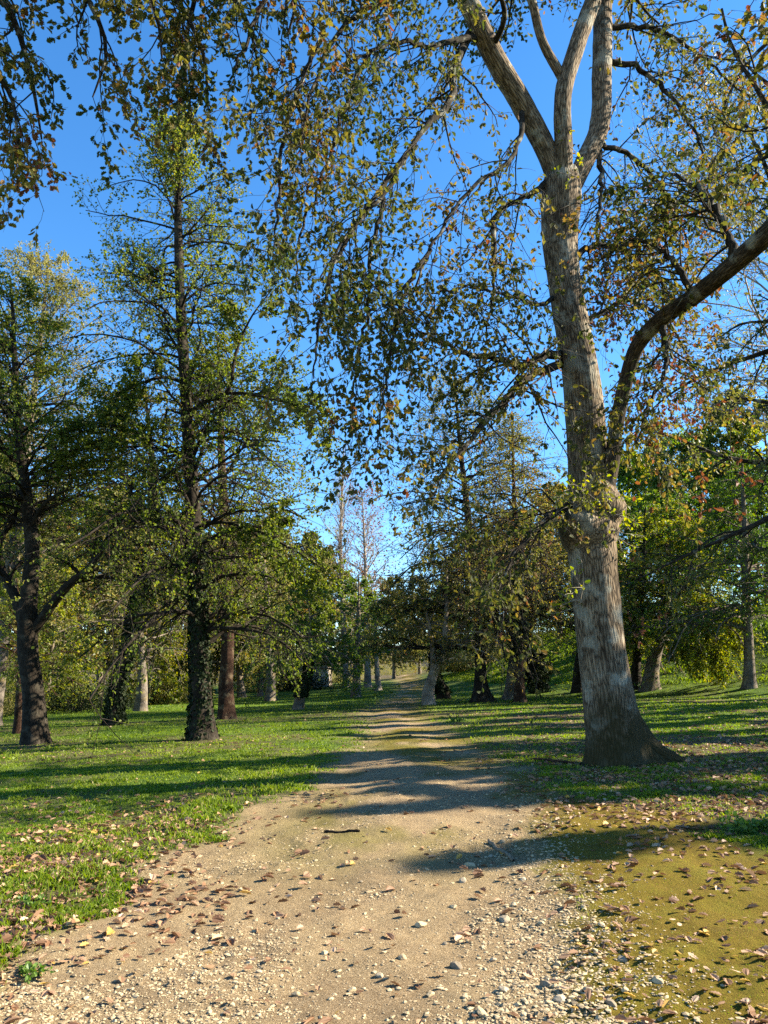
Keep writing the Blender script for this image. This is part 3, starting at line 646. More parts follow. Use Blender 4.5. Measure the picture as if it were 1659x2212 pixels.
# ---- oak off to the right: boughs reach in from the right edge
hanging_oak('oak_tree', 'yellowing oak outside the right edge whose boughs reach in from the right', (15.2, 18.0), 18, .45, [
    [(1900, 260, 16), (1760, 300, 16.2), (1640, 345, 16.3), (1560, 410, 16.4), (1480, 470, 16.5), (1400, 430, 16.6)],
    [(1900, 640, 17), (1760, 720, 17.5), (1640, 765, 18), (1540, 800, 18.4), (1450, 850, 18.7), (1390, 900, 19)],
    [(1950, 980, 16), (1800, 1030, 16.2), (1659, 1120, 16.4), (1560, 1165, 16.6), (1450, 1215, 16.8), (1370, 1255, 17)],
    [(1950, 900, 17), (1800, 960, 17.4), (1650, 1000, 17.8), (1560, 985, 18.2), (1470, 950, 18.6), (1400, 930, 19)],
    [(1950, -100, 16), (1800, 0, 16.3), (1700, 60, 16.4), (1620, 130, 16.5), (1560, 240, 16.6), (1540, 300, 16.7)],
    [(1950, 300, 16), (1800, 420, 16.3), (1720, 480, 16.4), (1640, 330, 16.5), (1590, 250, 16.6), (1560, 300, 16.7)],
    [(1950, 500, 16.5), (1850, 560, 16.6), (1740, 640, 16.8), (1680, 690, 17), (1600, 700, 17.4), (1540, 740, 17.7)],
    [(1950, 100, 17), (1850, 160, 17.2), (1750, 200, 17.4), (1660, 180, 17.6), (1580, 120, 17.8), (1500, 200, 18)],
    [(1950, 800, 17), (1850, 840, 17.2), (1750, 880, 17.4), (1660, 870, 17.6), (1580, 860, 17.8), (1500, 900, 18)],
  ], 33, leaf='mixed_leaf', tb=.12, n2=6, n3=6, kk=11, Lb=1.7)

# ---- the alders on the left
def foot_path(px, Dadd=0):
    b = G(*px); return b
b3 = G(437, 1597); D3 = b3[1]
tree('alder_tree', 'tall straight ivy footed alder with a pointed crown, largest tree left of the path', b3,
     [b3 - [0, 0, .15]] + px_path([(434, 1500), (430, 1400), (424, 1200), (412, 1000), (400, 800), (390, 600), (385, 420), (384, 300), (386, 215)], D3),
     [wpx(52, D3), wpx(42, D3), wpx(38, D3), wpx(33, D3), wpx(28, D3), wpx(25, D3), wpx(23, D3), wpx(17, D3), wpx(9, D3), wpx(4, D3)], 0,
     lambda t: np.interp(t, [.1, .2, .35, .55, .75, .88, 1], [3.6, 4.7, 4.3, 3.5, 2.8, 2.0, .6]), 3, k=(112, 10, 6, 9), cb=.13, ang=(.8, 1.35), up=.25, droop=.10, lsize=.07, sub=.52, thin=(.9, 1, .9, .75, .7), flat=.9, ld=.75, lk=12, br=.28,
     ivy=(.05, 6.0, 3800, .08, .03), limbs=[
       ([at(410, 890, D3), at(450, 865, D3 - .5), at(488, 850, D3 - .8), at(510, 760, D3 - 1), at(540, 690, D3 - 1.1), at(600, 610, D3 - 1.2)], [.075, .07, .06, .045, .03, .012]),
       ([at(488, 850, D3 - .8), at(530, 850, D3 - 1), at(600, 865, D3 - 1.2), at(680, 880, D3 - 1.4)], [.05, .045, .03, .012]),
       ([at(402, 830, D3), at(360, 815, D3 - .4), at(300, 830, D3 - .7), at(250, 850, D3 - 1)], [.06, .05, .035, .012]),
       ([at(415, 990, D3), at(330, 950, D3 - .6), at(250, 920, D3 - 1), at(180, 910, D3 - 1.3)], [.05, .045, .03, .012]),
       ([at(425, 1180, D3), at(520, 1140, D3 - .8), at(620, 1180, D3 - 1.4), at(700, 1230, D3 - 1.8)], [.055, .05, .035, .012])])
b1 = G(75, 1607); D1 = b1[1]
tree('alder_tree', 'forked dark alder nearest the left edge with a limb rising right', b1,
     [b1 - [0, 0, .15]] + px_path([(72, 1500), (60, 1400), (62, 1310), (72, 1200), (62, 1090), (48, 950), (38, 800), (30, 680), (25, 600)], D1),
     [wpx(50, D1), wpx(42, D1), wpx(42, D1), wpx(38, D1), wpx(30, D1), wpx(26, D1), wpx(20, D1), wpx(14, D1), wpx(9, D1), wpx(4, D1)], 0,
     lambda t: np.interp(t, [.2, .35, .55, .8, 1], [2.4, 3.3, 3.2, 2.6, .8]), 5, k=(66, 9, 6, 8), cb=.42, lsize=.075, droop=.06, up=.2, sub=.5, thin=(.0, .25, .8, .75, .65), tb=.05, bark='dark_bark',
     limbs=[([at(60, 1380, D1), at(95, 1330, D1), at(150, 1262, D1 - .2), at(190, 1230, D1 - .3), at(232, 1165, D1 - .5), at(272, 1100, D1 - .7), at(290, 1020, D1 - .8)], [.17, .15, .13, .11, .08, .06, .02]),
            ([at(55, 1350, D1), at(35, 1295, D1), at(5, 1230, D1 + .2), at(0, 1170, D1 + .4), at(30, 1120, D1 + .6), at(45, 1060, D1 + .7)], [.2, .15, .11, .09, .07, .03]),
            ([at(60, 1150, D1), at(100, 1085, D1 - .3), at(130, 1065, D1 - .5), at(200, 1040, D1 - .8)], [.07, .06, .045, .015])])
b2 = G(246, 1566); D2 = b2[1]
tree('alder_tree', 'leaning ivy covered alder, black against the light, between the two nearest left trunks', b2,
     [b2 - [0, 0, .15]] + px_path([(252, 1500), (270, 1430), (290, 1340), (312, 1240), (325, 1150), (330, 1050), (322, 940), (310, 840)], D2),
     [wpx(36, D2), wpx(28, D2), wpx(28, D2), wpx(28, D2), wpx(26, D2), wpx(26, D2), wpx(18, D2), wpx(10, D2), wpx(4, D2)], 0,
     lambda t: np.interp(t, [.2, .4, .7, 1], [3.2, 4.8, 4.3, 1.2]), 8, k=(46, 8, 6, 7), cb=.36, lsize=.09, leaf='mixed_leaf', tb=.1, sub=.5, up=.2, thin=(.3, .7, .9, .8, .8), bark='dark_bark', ivy=(.1, 8.5, 8000, .1, .05), droop=.12)
b4 = G(490, 1553); D4 = b4[1]
tree('alder_tree', 'reddish brown trunk with dead ivy just right of and behind the tallest alder', b4,
     [b4 - [0, 0, .15]] + px_path([(488, 1480), (492, 1400), (492, 1300), (488, 1150), (480, 1000), (475, 850), (470, 720)], D4),
     [wpx(34, D4), wpx(30, D4), wpx(27, D4), wpx(24, D4), wpx(24, D4), wpx(18, D4), wpx(11, D4), wpx(4, D4)], 0,
     lambda t: np.interp(t, [.15, .4, .7, 1], [4.2, 5, 4, 1]), 9, k=(44, 8, 6, 7), cb=.3, lsize=.09, leaf='mixed_leaf', tb=.05, bark='brown_bark', droop=.12, up=.15, thin=(.5, .9, .8, .7, .7))
# ---- middle distance
def simple(name, label, foot, pts, wid, hpx, prof, seed, **kw):
    b = G(*foot); D = b[1]
    P = [b - np.array([0, 0, .2])] + px_path(pts, D); n = len(P)
    W = [wpx(wid, D) * 1.15] + [wpx(wid, D) * f for f in np.linspace(1, .12, n - 1)]
    return tree(name, label, b, P, W, 0, prof, seed, **kw)
pf = lambda *v: (lambda t: np.interp(t, np.linspace(.1, 1, len(v)), v))
simple('slender_tree', 'slim pale brown trunk with orange lichen in the middle of the left lawn', (585, 1514), [(585, 1460), (582, 1400), (578, 1300), (570, 1200), (560, 1120)], 19, 0, pf(4, 4.8, 4, 1), 41, k=(34, 7, 4, 8), cb=.3, lsize=.13, leaf='mixed_leaf', kind='oval', bark='grey_bark', droop=.14, up=.12)
simple('slender_tree', 'small pale trunk half hidden behind the reddish brown one', (522, 1507), [(518, 1460), (515, 1400), (512, 1300), (508, 1200)], 15, 0, pf(4, 4.5, 3.5, 1), 42, k=(28, 7, 4, 8), cb=.3, lsize=.14, leaf='alder_leaf', kind='oval', bark='grey_bark')
simple('slender_tree', 'short ivy wrapped trunk leaning right on the left lawn', (643, 1533), [(650, 1500), (662, 1460), (668, 1420), (668, 1350), (664, 1260)], 20, 0, pf(3, 3.6, 3, .8), 43, k=(36, 7, 4, 9), cb=.35, lsize=.1, leaf='green_leaf', kind='round', bark='grey_bark', ivy=(.9, 3, 1400, .11, .08), droop=.2)
simple('slender_tree', 'straight pale trunk with orange foot standing left of the distant path', (768, 1506), [(770, 1470), (772, 1420), (775, 1360), (776, 1300), (776, 1240)], 17, 0, pf(2.6, 3.2, 2.8, .8), 44, k=(36, 7, 4, 9), cb=.22, lsize=.13, leaf='green_leaf', kind='round', bark='grey_bark', tb=.15, droop=.25)
simple('slender_tree', 'thin far trunk by the bend of the path', (818, 1491), [(815, 1450), (812, 1400), (812, 1330), (815, 1280)], 11, 0, pf(5, 5.5, 4, 1), 45, k=(28, 7, 4, 8), cb=.35, lsize=.2, leaf='mixed_leaf', kind='far', bark='pale_bark')
simple('slender_tree', 'grey trunk standing behind the leaning ivy covered alder', (305, 1536), [(307, 1480), (306, 1420), (300, 1330), (296, 1240), (292, 1160)], 22, 0, pf(4, 5, 4, 1), 46, k=(34, 7, 4, 8), cb=.3, lsize=.12, leaf='mixed_leaf', kind='oval', bark='grey_bark', tb=.1)
simple('slender_tree', 'small reddish trunk peeping out behind the leftmost forked alder', (40, 1585), [(44, 1520), (46, 1450), (44, 1350), (40, 1250)], 20, 0, pf(2.4, 3, 2.5, .8), 47, k=(30, 7, 4, 8), cb=.35, lsize=.1, leaf='alder_leaf', kind='oval', bark='brown_bark')
simple('slender_tree', 'two stemmed pale tree leaning right beside the path', (926, 1522), [(925, 1495), (933, 1465), (942, 1440), (955, 1400), (962, 1340), (962, 1260), (958, 1180)], 24, 0, pf(3, 3.8, 3.6, 1), 48, k=(34, 7, 4, 9), cb=.4, lsize=.1, leaf='mixed_leaf', kind='oval', bark='pale_bark', droop=.2,
       limbs=[([at(936, 1455, G(926, 1522)[1]), at(936, 1420, G(926, 1522)[1]), at(930, 1370, G(926, 1522)[1]), at(915, 1300, G(926, 1522)[1])], [.2, .17, .13, .05])])
simple('slender_tree', 'stubby dark ivy trunk with a swollen foot behind the two stemmed tree', (960, 1509), [(955, 1490), (945, 1470), (938, 1440), (940, 1390), (944, 1330)], 24, 0, pf(1.6, 2.4, 2, .6), 49, k=(20, 6, 4, 7), cb=.6, lsize=.13, leaf='mixed_leaf', kind='oval', bark='dark_bark', ivy=(.6, 4, 1500, .14, .1))
b11 = G(1040, 1517); D11 = b11[1]
tree('alder_tree', 'dark straight trunk with flaring roots and a low bough over the path', b11,
     [b11 - [0, 0, .2]] + px_path([(1038, 1470), (1037, 1400), (1033, 1300), (1022, 1200), (1008, 1100), (996, 1000), (985, 900), (978, 800)], D11),
     [wpx(36, D11), wpx(25, D11), wpx(23, D11), wpx(21, D11), wpx(18, D11), wpx(15, D11), wpx(11, D11), wpx(7, D11), wpx(3, D11)], 0,
     lambda t: np.interp(t, [.12, .2, .4, .7, 1], [6.6, 6.6, 6.0, 5.0, 1.4]), 12, k=(80, 9, 6, 7), sub=.52, up=.2, thin=(.6, .8, .75, .6, .5), cb=.22, ld=.5, lsize=.125, leaf='mixed_leaf', kind='oval', bark='dark_bark', flare=1.3, droop=.16,
     limbs=[([at(1030, 1400, D11), at(960, 1398, D11 - 1), at(880, 1400, D11 - 2), at(800, 1392, D11 - 3)], [.16, .13, .09, .03]),
            ([at(1030, 1330, D11), at(960, 1310, D11 - 1), at(890, 1320, D11 - 2), at(820, 1300, D11 - 3)], [.14, .11, .08, .03])])
b13 = G(1123, 1517); D13 = b13[1]
tree('alder_tree', 'dark trunk wrapped in russet creeper right of the tree with flaring roots', b13,
     [b13 - [0, 0, .2]] + px_path([(1121, 1460), (1122, 1400), (1121, 1300), (1116, 1200), (1108, 1100), (1105, 1000), (1102, 900)], D13),
     [wpx(26, D13), wpx(20, D13), wpx(19, D13), wpx(17, D13), wpx(13, D13), wpx(10, D13), wpx(7, D13), wpx(3, D13)], 0,
     lambda t: np.interp(t, [.12, .3, .6, 1], [4.6, 5.8, 5.0, 1.2]), 13, k=(66, 9, 6, 7), sub=.52, up=.2, thin=(.5, .8, .75, .6, .5), cb=.24, ld=.4, lsize=.125, leaf='mixed_leaf', kind='oval', bark='brown_bark', tb=.08, droop=.16, ivy=(2.6, 8, 2400, .12, .06))
simple('slender_tree', 'pale grey trunk slanting behind the creeper wrapped trunk', (1099, 1511), [(1104, 1470), (1108, 1420), (1108, 1350), (1100, 1250), (1090, 1150)], 21, 0, pf(4, 5, 4, 1), 50, k=(30, 7, 4, 8), cb=.35, lsize=.15, leaf='mixed_leaf', kind='oval', bark='grey_bark')
simple('slender_tree', 'small bushy column of ivy on a dead trunk near the bank', (1161, 1497), [(1161, 1470), (1160, 1440), (1160, 1410)], 16, 0, pf(.8, 1, .6), 51, k=(30, 6, 4, 8), cb=.3, lsize=.13, leaf='ivy_leaf', kind='ivy', bark='dark_bark', ivy=(.2, 3.6, 2600, .15, .28))
simple('slender_tree', 'dark tree mostly hidden behind the left side of the big oak', (1249, 1495), [(1250, 1450), (1254, 1400), (1262, 1300), (1266, 1180), (1268, 1080)], 22, 0, pf(5, 6, 5, 1), 52, k=(44, 8, 4, 8), cb=.3, lsize=.15, leaf='mixed_leaf', kind='oval', bark='dark_bark', tb=.1)
b16 = G(1404, 1490); D16 = b16[1]
tree('maple_tree', 'yellow green leafed tree with a twisted leaning trunk below the grassy bank', b16,
     [b16 - [0, 0, .2]] + px_path([(1408, 1450), (1416, 1410), (1428, 1350), (1438, 1280), (1445, 1180), (1446, 1080)], D16),
     [wpx(34, D16), wpx(29, D16), wpx(27, D16), wpx(24, D16), wpx(19, D16), wpx(12, D16), wpx(4, D16)], 0,
     lambda t: np.interp(t, [.15, .3, .6, 1], [4.4, 5.2, 4.6, 1.2]), 16, k=(74, 9, 5, 9), cb=.22, lsize=.12, leaf='yellow_leaf', kind='oval', bark='grey_bark', droop=.24, flat=.45, lk=4,
     limbs=[([at(1425, 1370, D16), at(1480, 1340, D16 - 1.5), at(1530, 1360, D16 - 2.5), at(1570, 1410, D16 - 3)], [.1, .08, .05, .02]),
            ([at(1432, 1330, D16), at(1490, 1290, D16 - 1), at(1550, 1310, D16 - 2), at(1600, 1370, D16 - 3)], [.1, .08, .05, .02]),
            ([at(1428, 1350, D16), at(1400, 1330, D16 - 1.5), at(1370, 1350, D16 - 2.5), at(1350, 1390, D16 - 3)], [.09, .07, .05, .02]),
            ([at(1425, 1370, D16), at(1470, 1370, D16 - 2), at(1500, 1400, D16 - 3), at(1520, 1435, D16 - 3.5)], [.08, .06, .04, .02])])
b17 = G(1620, 1486); D17 = b17[1]
tree('maple_tree', 'smooth grey trunk with green crown near the right edge below the bank', b17,
     [b17 - [0, 0, .2]] + px_path([(1619, 1440), (1617, 1390), (1612, 1300), (1608, 1200), (1604, 1080), (1600, 980)], D17),
     [wpx(26, D17), wpx(22, D17), wpx(20, D17), wpx(18, D17), wpx(14, D17), wpx(9, D17), wpx(3, D17)], 0,
     lambda t: np.interp(t, [.2, .35, .6, 1], [4.5, 5.5, 4.6, 1.2]), 17, k=(74, 9, 5, 9), cb=.24, lsize=.12, leaf='green_leaf', kind='oval', bark='grey_bark', droop=.2, flat=.5)
simple('slender_tree', 'dark trunk showing just right of the big oak before the bank', (1374, 1488), [(1374, 1440), (1376, 1390), (1384, 1300), (1392, 1180), (1396, 1060)], 20, 0, pf(5, 6, 5, 1), 53, k=(50, 8, 4, 9), cb=.3, lsize=.15, leaf='green_leaf', kind='oval', bark='dark_bark')
b20 = np.array([21.5, 34, float(H(21.5, 34))])
tree('ash_tree', 'pale sunlit tree with fine grey branches filling the upper right sky', b20,
     [b20 - [0, 0, .2], b20 + [-.4, 0, 7], b20 + [-1.0, .2, 14], b20 + [-1.6, .3, 22], b20 + [-2, .2, 31]], [.32, .26, .2, .12, .03], 0,
     lambda t: np.interp(t, [.3, .45, .7, 1], [8, 11, 10, 4]), 77, k=(64, 10, 5, 6), cb=.35, ang=(.7, 1.2), lsize=.12, leaf='pale_leaf', kind='oval', bark='pale_bark', up=.15, droop=.05)
b21 = np.array([-17.2, 35, float(H(-17.2, 35))])
tree('poplar_tree', 'pale sunlit tall tree rising above the leftmost forked alder at the left edge', b21,
     [b21 - [0, 0, .2], b21 + [.1, 0, 6], b21 + [.1, .2, 12], b21 + [.2, .3, 18], b21 + [.2, .2, 23]], [.34, .28, .2, .12, .03], 0,
     lambda t: np.interp(t, [.2, .4, .75, 1], [3.6, 4.6, 4.2, 1.2]), 78, k=(70, 9, 6, 8), cb=.25, ang=(.6, 1.2), lsize=.12, leaf='pale_leaf', kind='oval', bark='grey_bark', up=.2, droop=.06, sub=.5)
# pale bare trees far away
simple('bare_tree', 'pale leafless tree catching the sun above the end of the path', (795, 1484), [(793, 1420), (790, 1340), (789, 1240), (787, 1150), (782, 1060)], 13, 0, pf(4, 6, 6, 2), 61, k=(60, 8, 5, 1), cb=.3, lsize=.22, leaf='brown_leaf', kind='far', bark='pale_bark', twigm='pale_twig', ang=(.5, 1.0), up=.2, droop=-.05)
simple('bare_tree', 'tall thin leafless tree rising highest in the gap of sky', (748, 1484), [(744, 1400), (738, 1250), (736, 1150), (740, 1060), (742, 960)], 12, 0, pf(3, 4.5, 4.5, 1.2), 62, k=(60, 8, 5, 0), cb=.35, bark='pale_bark', twigm='pale_twig', ang=(.4, .8), up=.3, droop=-.08)

# ---- background wood: copies of a few trees
def proto(name, label, h, seed, leaf, bark, r, L, **kw):
    b = np.array([0., 0, 0])
    return tree(name, label, b, [b - [0, 0, .3], b + [.1, 0, h * .25], b + [.2, .1, h * .55], b + [.1, .2, h]], [r, r * .8, r * .55, r * .1], 0,
                lambda t: np.interp(t, [.1, .35, .7, 1], [L * .7, L, L * .85, L * .25]), seed, leaf=leaf, bark=bark, kind='far', lsize=.26, **kw)
protos = [proto('background_tree', '', 14, 101, 'mixed_leaf', 'grey_bark', .3, 4.6, k=(56, 8, 5, 9), cb=.2, thin=(.4, 1, 1, .9, .8), up=.15, droop=.15),
          proto('background_tree', '', 15, 102, 'pale_leaf', 'grey_bark', .3, 4.6, k=(56, 8, 5, 9), cb=.2, thin=(.4, 1, 1, .9, .8), up=.15, droop=.1),
          proto('background_tree', '', 13, 103, 'green_leaf', 'dark_bark', .28, 4.8, k=(56, 8, 5, 9), cb=.2, thin=(.4, 1, 1, .9, .8), up=.15, droop=.1),
          proto('background_tree', '', 15, 104, 'yellow_leaf', 'grey_bark', .3, 4.4, k=(46, 8, 4, 8), cb=.12, droop=.15),
          proto('background_tree', '', 15, 105, 'alder_leaf', 'dark_bark', .28, 3.6, k=(56, 8, 5, 9), cb=.2, thin=(.4, 1, 1, .9, .8), up=.15, droop=.1)]
protos.append(proto('background_tree', '', 16, 106, 'alder_leaf', 'dark_bark', .24, 1.5, k=(46, 6, 4, 6), cb=.25, thin=(.8, .8, .9, .9, .9), up=.15, droop=.1))
NAMES = ['olive brown', 'pale sunlit', 'fresh green', 'yellow green', 'dark green', 'narrow crowned']
used = set()
def back(px, D, kind, s, where, sz=1.25):
    x = (px - 829.5) / F * D; p = (x, D, float(H(x, D)) - .1)
    lab = f'{NAMES[kind]} leafy tree of the wood, {where}'
    sc = (s, s, s * sz); rz = (px * .37) % 6.28
    if kind in used: copy_tree(protos[kind], p, rz, sc, lab, 'trees of the wood behind the lawn')
    else:
        used.add(kind); r = protos[kind]; r.location = p; r.rotation_euler = (0, 0, rz); r.scale = sc; tag(r, lab, 'tree', 'trees of the wood behind the lawn')
for args in [
  (-60, 46, 1, .9, 'at the left edge of the lawn'), (120, 52, 3, .62, 'low behind the leftmost forked alder'),
  (165, 58, 0, .9, 'left of the leaning ivy covered alder'), (230, 66, 1, 1.0, 'behind the leaning ivy covered alder'), (330, 60, 3, .7, 'right of the leaning ivy covered alder'),
  (390, 72, 0, 1.0, 'behind the foot of the tallest alder'), (455, 78, 2, 1.0, 'right of the tallest alder'), (540, 90, 1, 1.0, 'behind the two slim trunks of the left lawn'),
  (600, 92, 0, 1.1, 'above the house roof'), (665, 90, 4, 1.0, 'right of the house'), (715, 100, 1, .95, 'left of the bare trees'), (850, 118, 0, .9, 'at the end of the path'), (760, 124, 3, .75, 'below the bare trees'), (812, 132, 1, .7, 'beyond the far bend of the path'),
  (280, 84, 1, 1.1, 'in the gap left of the tallest alder'), (90, 72, 0, 1.1, 'far past the leftmost forked alder'), (500, 70, 0, .95, 'above the reddish brown trunk'), (570, 74, 1, .9, 'over the slim lichened trunk'),
  (905, 118, 1, .8, 'right of the end of the path'), (965, 105, 2, .8, 'behind the two stemmed tree'), (1010, 95, 0, .95, 'left of the flaring rooted trunk'), (1075, 98, 3, .9, 'right of the flaring rooted trunk'),
  (1140, 90, 2, 1.0, 'behind the ivy column'), (1205, 84, 0, 1.0, 'left of the big oak'), (1290, 78, 3, .95, 'mostly behind the big oak'), (1370, 74, 2, 1.0, 'on the bank right of the big oak'),
  (1450, 70, 3, 1.0, 'on the bank above the leaning maple'), (1530, 66, 2, 1.0, 'on the bank between the two maples'), (1610, 62, 4, 1.0, 'on the bank behind the grey trunk'), (1690, 60, 3, .9, 'on the bank at the right edge'), (-150, 40, 0, .9, 'outside the left edge')]: back(*args)

# low shrubs and hedge on the left
def shrub(name, label, px, D, wdt, hgt, n, leaf, seed, ls=.12, cat='shrub', kind='oval'):
    rg = np.random.default_rng(seed); x = (px - 829.5) / F * D; b = np.array([x, D, float(H(x, D))])
    root = empty(name, b, label, cat); mc = MB(); ms = MB()
    st = 14; pts = [b + np.stack([rg.normal(size=st) * .04, rg.normal(size=st) * .04, np.zeros(st) - .05], -1)]
    d = nrm(np.stack([rg.normal(size=st) * .6, rg.normal(size=st) * .5, np.ones(st)], -1))
    for s in range(5): d = nrm(d + rg.normal(size=d.shape) * .2); pts.append(pts[-1] + d * hgt * .16)
    S = np.stack(pts, 1); SR = np.repeat(np.linspace(.04, .012, 6)[None], st, 0); tubes(ms, S, SR, 5); ms.build('stems', M['twig'], root, origin=b)
    th = rg.random(n) * 2 * math.pi; u = rg.random(n)**.4; ph = np.arccos(rg.random(n))
    bump = .7 + .6 * fbm(np.cos(th) * 2 + seed, np.sin(th) * 2, ph * 2, 3)
    pos = b + np.stack([np.cos(th) * np.sin(ph) * wdt / 2, np.sin(th) * np.sin(ph) * wdt * .35, np.cos(ph) * hgt], -1) * (u * bump)[:, None] + np.array([0, 0, .08])
    ax = nrm(rg.normal(size=(n, 3)) + [0, 0, -.2]); nm = rg.normal(size=(n, 3)) + [0, 0, .8]
    put_leaves(mc, pos, ax, nm, ls * (.6 + .8 * rg.random(n)), kind, 0, np.clip(rg.random(n) * .7 + (fbm(pos[:, 0] * 1.5, pos[:, 1] * 1.5, pos[:, 2] * 1.5, 2) - .3) * .8, 0, 1)); mc.build('foliage', M[leaf], root, origin=b)
    return root
for i, (px, D, wd, hg, lf, lab) in enumerate([
  (190, 50, 9, 1.7, 'ivy_leaf', 'low dark evergreen hedge between the two left alders'), (60, 52, 8, 2.6, 'yellow_leaf', 'yellowish shrub behind the leftmost forked alder'),
  (0, 47, 6, 2.2, 'pale_leaf', 'pale shrub at the left edge of the lawn'), (140, 54, 7, 3.4, 'yellow_leaf', 'tall yellow green shrub above the dark hedge'), (345, 62, 8, 2.2, 'mixed_leaf', 'olive shrub right of the leaning ivy covered alder'),
  (400, 70, 7, 2.0, 'pale_leaf', 'pale shrub beside the foot of the tallest alder'), (575, 86, 11, 3.4, 'mixed_leaf', 'loose olive hedge in front of the house'), (650, 88, 8, 2.0, 'ivy_leaf', 'dark hedge right of the house front'),
  (720, 112, 12, 1.8, 'pale_leaf', 'olive undergrowth bush left of the far path'), (860, 138, 16, 2.4, 'pale_leaf', 'olive bush closing the end of the path'), (985, 96, 8, 1.6, 'mixed_leaf', 'olive bush at the foot of the bank'),
  (1050, 92, 9, 2.6, 'pale_leaf', 'pale twiggy bush behind the flaring rooted trunk'),
  (1130, 98, 12, 3.4, 'mixed_leaf', 'olive thicket at the top of the bank left of the big oak'), (1230, 94, 12, 4, 'green_leaf', 'green thicket on the bank mostly behind the big oak'), (1370, 88, 12, 4, 'mixed_leaf', 'olive thicket on the bank right of the big oak'),
  (1480, 84, 11, 4, 'green_leaf', 'green thicket on the bank above the leaning maple'), (1580, 78, 11, 4, 'alder_leaf', 'dark green thicket on the bank behind the grey maple trunk'), (1680, 72, 11, 4.5, 'green_leaf', 'green thicket on the bank at the right edge'),
  (270, 92, 16, 4, 'pale_leaf', 'far pale thicket between the two left ivy covered trunks'), (460, 105, 18, 4, 'mixed_leaf', 'far olive thicket right of the tallest alder'), (80, 80, 16, 4, 'mixed_leaf', 'far olive thicket past the leftmost forked alder')]):
    shrub('shrub', lab, px, D, wd, hg, 5200, lf, 200 + i, .16 if D > 60 else .12)

# shade trees outside the frame on the sunny side
def shade(x, y, kind, s, lab, sz=1.0):
    p = (x, y, float(H(x, y)) - .1); rz = (x * 1.7) % 6.28
    if kind in used: copy_tree(protos[kind], p, rz, (s, s, s * sz), lab, 'trees outside the right edge')
    else:
        used.add(kind); r = protos[kind]; r.location = p; r.rotation_euler = (0, 0, rz); r.scale = (s, s, s * sz); tag(r, lab, 'tree', 'trees outside the right edge')
for i, (q, x, sc_, where) in enumerate([(4.8, 30, 1.0, 'nearest the viewer'), (7.4, 24.5, .9, 'second nearest the viewer'), (9.6, 27, 1.02, 'third nearest the viewer'), (12.1, 16.5, .62, 'smallest of them'), (11.2, 22, .85, 'close behind the smallest'),
    (13.4, 28, 1.1, 'set back beside the yellowing oak'), (15.4, 20, .8, 'just this side of the yellowing oak'), (17.3, 25, 1.0, 'behind the yellowing oak'), (20.2, 30, 1.15, 'tallest of the middle ones'),
    (22.4, 22, .9, 'halfway up the lawn'), (25.5, 27, 1.1, 'past the middle of the lawn'), (29, 25, 1.0, 'third from the bank'), (33, 30, 1.2, 'second from the bank'), (38, 28, 1.1, 'nearest the bank')]):
    shade(x, q + .123 * x, 5, sc_, NAMES[5] + ' shade tree outside the right edge, ' + where)

# ------------------------------------------------------------------ house in the background
def house():
    D = 97; x = (628 - 829.5) / F * D; b = np.array([x, D, float(H(x, D))])
    root = empty('house', b, 'low cream walled house with a terracotta roof behind the dark hedge', 'house')
    def bx(mb, x0, x1, y0, y1, z0, z1, m=0):
        v = np.array([[x, y, z] for z in (z0, z1) for x, y in ((x0, y0), (x1, y0), (x1, y1), (x0, y1))]) + b
        mb.add(v, [np.array([[0, 3, 2, 1], [4, 5, 6, 7], [0, 1, 5, 4], [1, 2, 6, 5], [2, 3, 7, 6], [3, 0, 4, 7]])], m, smooth=False)
    def pm(name, c, r=.85):
        m, n, l, q = mat(name); t = node(n, 'ShaderNodeTexNoise', i_Scale=1.5, i_Detail=6); g = node(n, 'ShaderNodeNewGeometry'); l.new(g.outputs['Position'], t.inputs[0])
        rp = ramp(n, [(.3, tuple(k * .75 for k in c)), (.7, c)]); l.new(t.outputs[0], rp.inputs[0]); l.new(rp.outputs[0], q.inputs['Base Color']); q.inputs['Roughness'].default_value = r; return m
    wallm, roofm, glassm, framem = pm('cream render', (.62, .52, .4)), pm('terracotta tiles', (.36, .16, .1)), pm('dark glass', (.03, .035, .04), .1), pm('white frames', (.7, .68, .62), .5)
    q = MB(); bx(q, -7, 5, -3.5, 3.5, -.4, 2.9); q.build('wall', wallm, root, origin=b)
    q = MB(); v = np.array([[-7.5, -4, 2.85], [5.5, -4, 2.85], [5.5, 4, 2.85], [-7.5, 4, 2.85], [-7.0, 0, 4.6], [5.0, 0, 4.6]]) + b
    q.add(v, [np.array([[0, 1, 5, 4], [2, 3, 4, 5], [0, 3, 2, 1]]), np.array([[1, 2, 5], [3, 0, 4]])], 0, smooth=False); q.build('roof', roofm, root, origin=b)
    for wx in (-5, -2.2, 2.6):
        q = MB(); bx(q, wx - .6, wx + .6, -3.58, -3.45, .9, 2.2); o = q.build('window', framem, root, origin=b)
        q = MB(); bx(q, wx - .5, wx + .5, -3.60, -3.5, 1.0, 2.1); q.build('pane', glassm, o, origin=b)
    q = MB(); bx(q, .1, 1.1, -3.57, -3.45, -.1, 2.1); q.build('door', pm('brown door', (.16, .09, .05)), root, origin=b)
house()

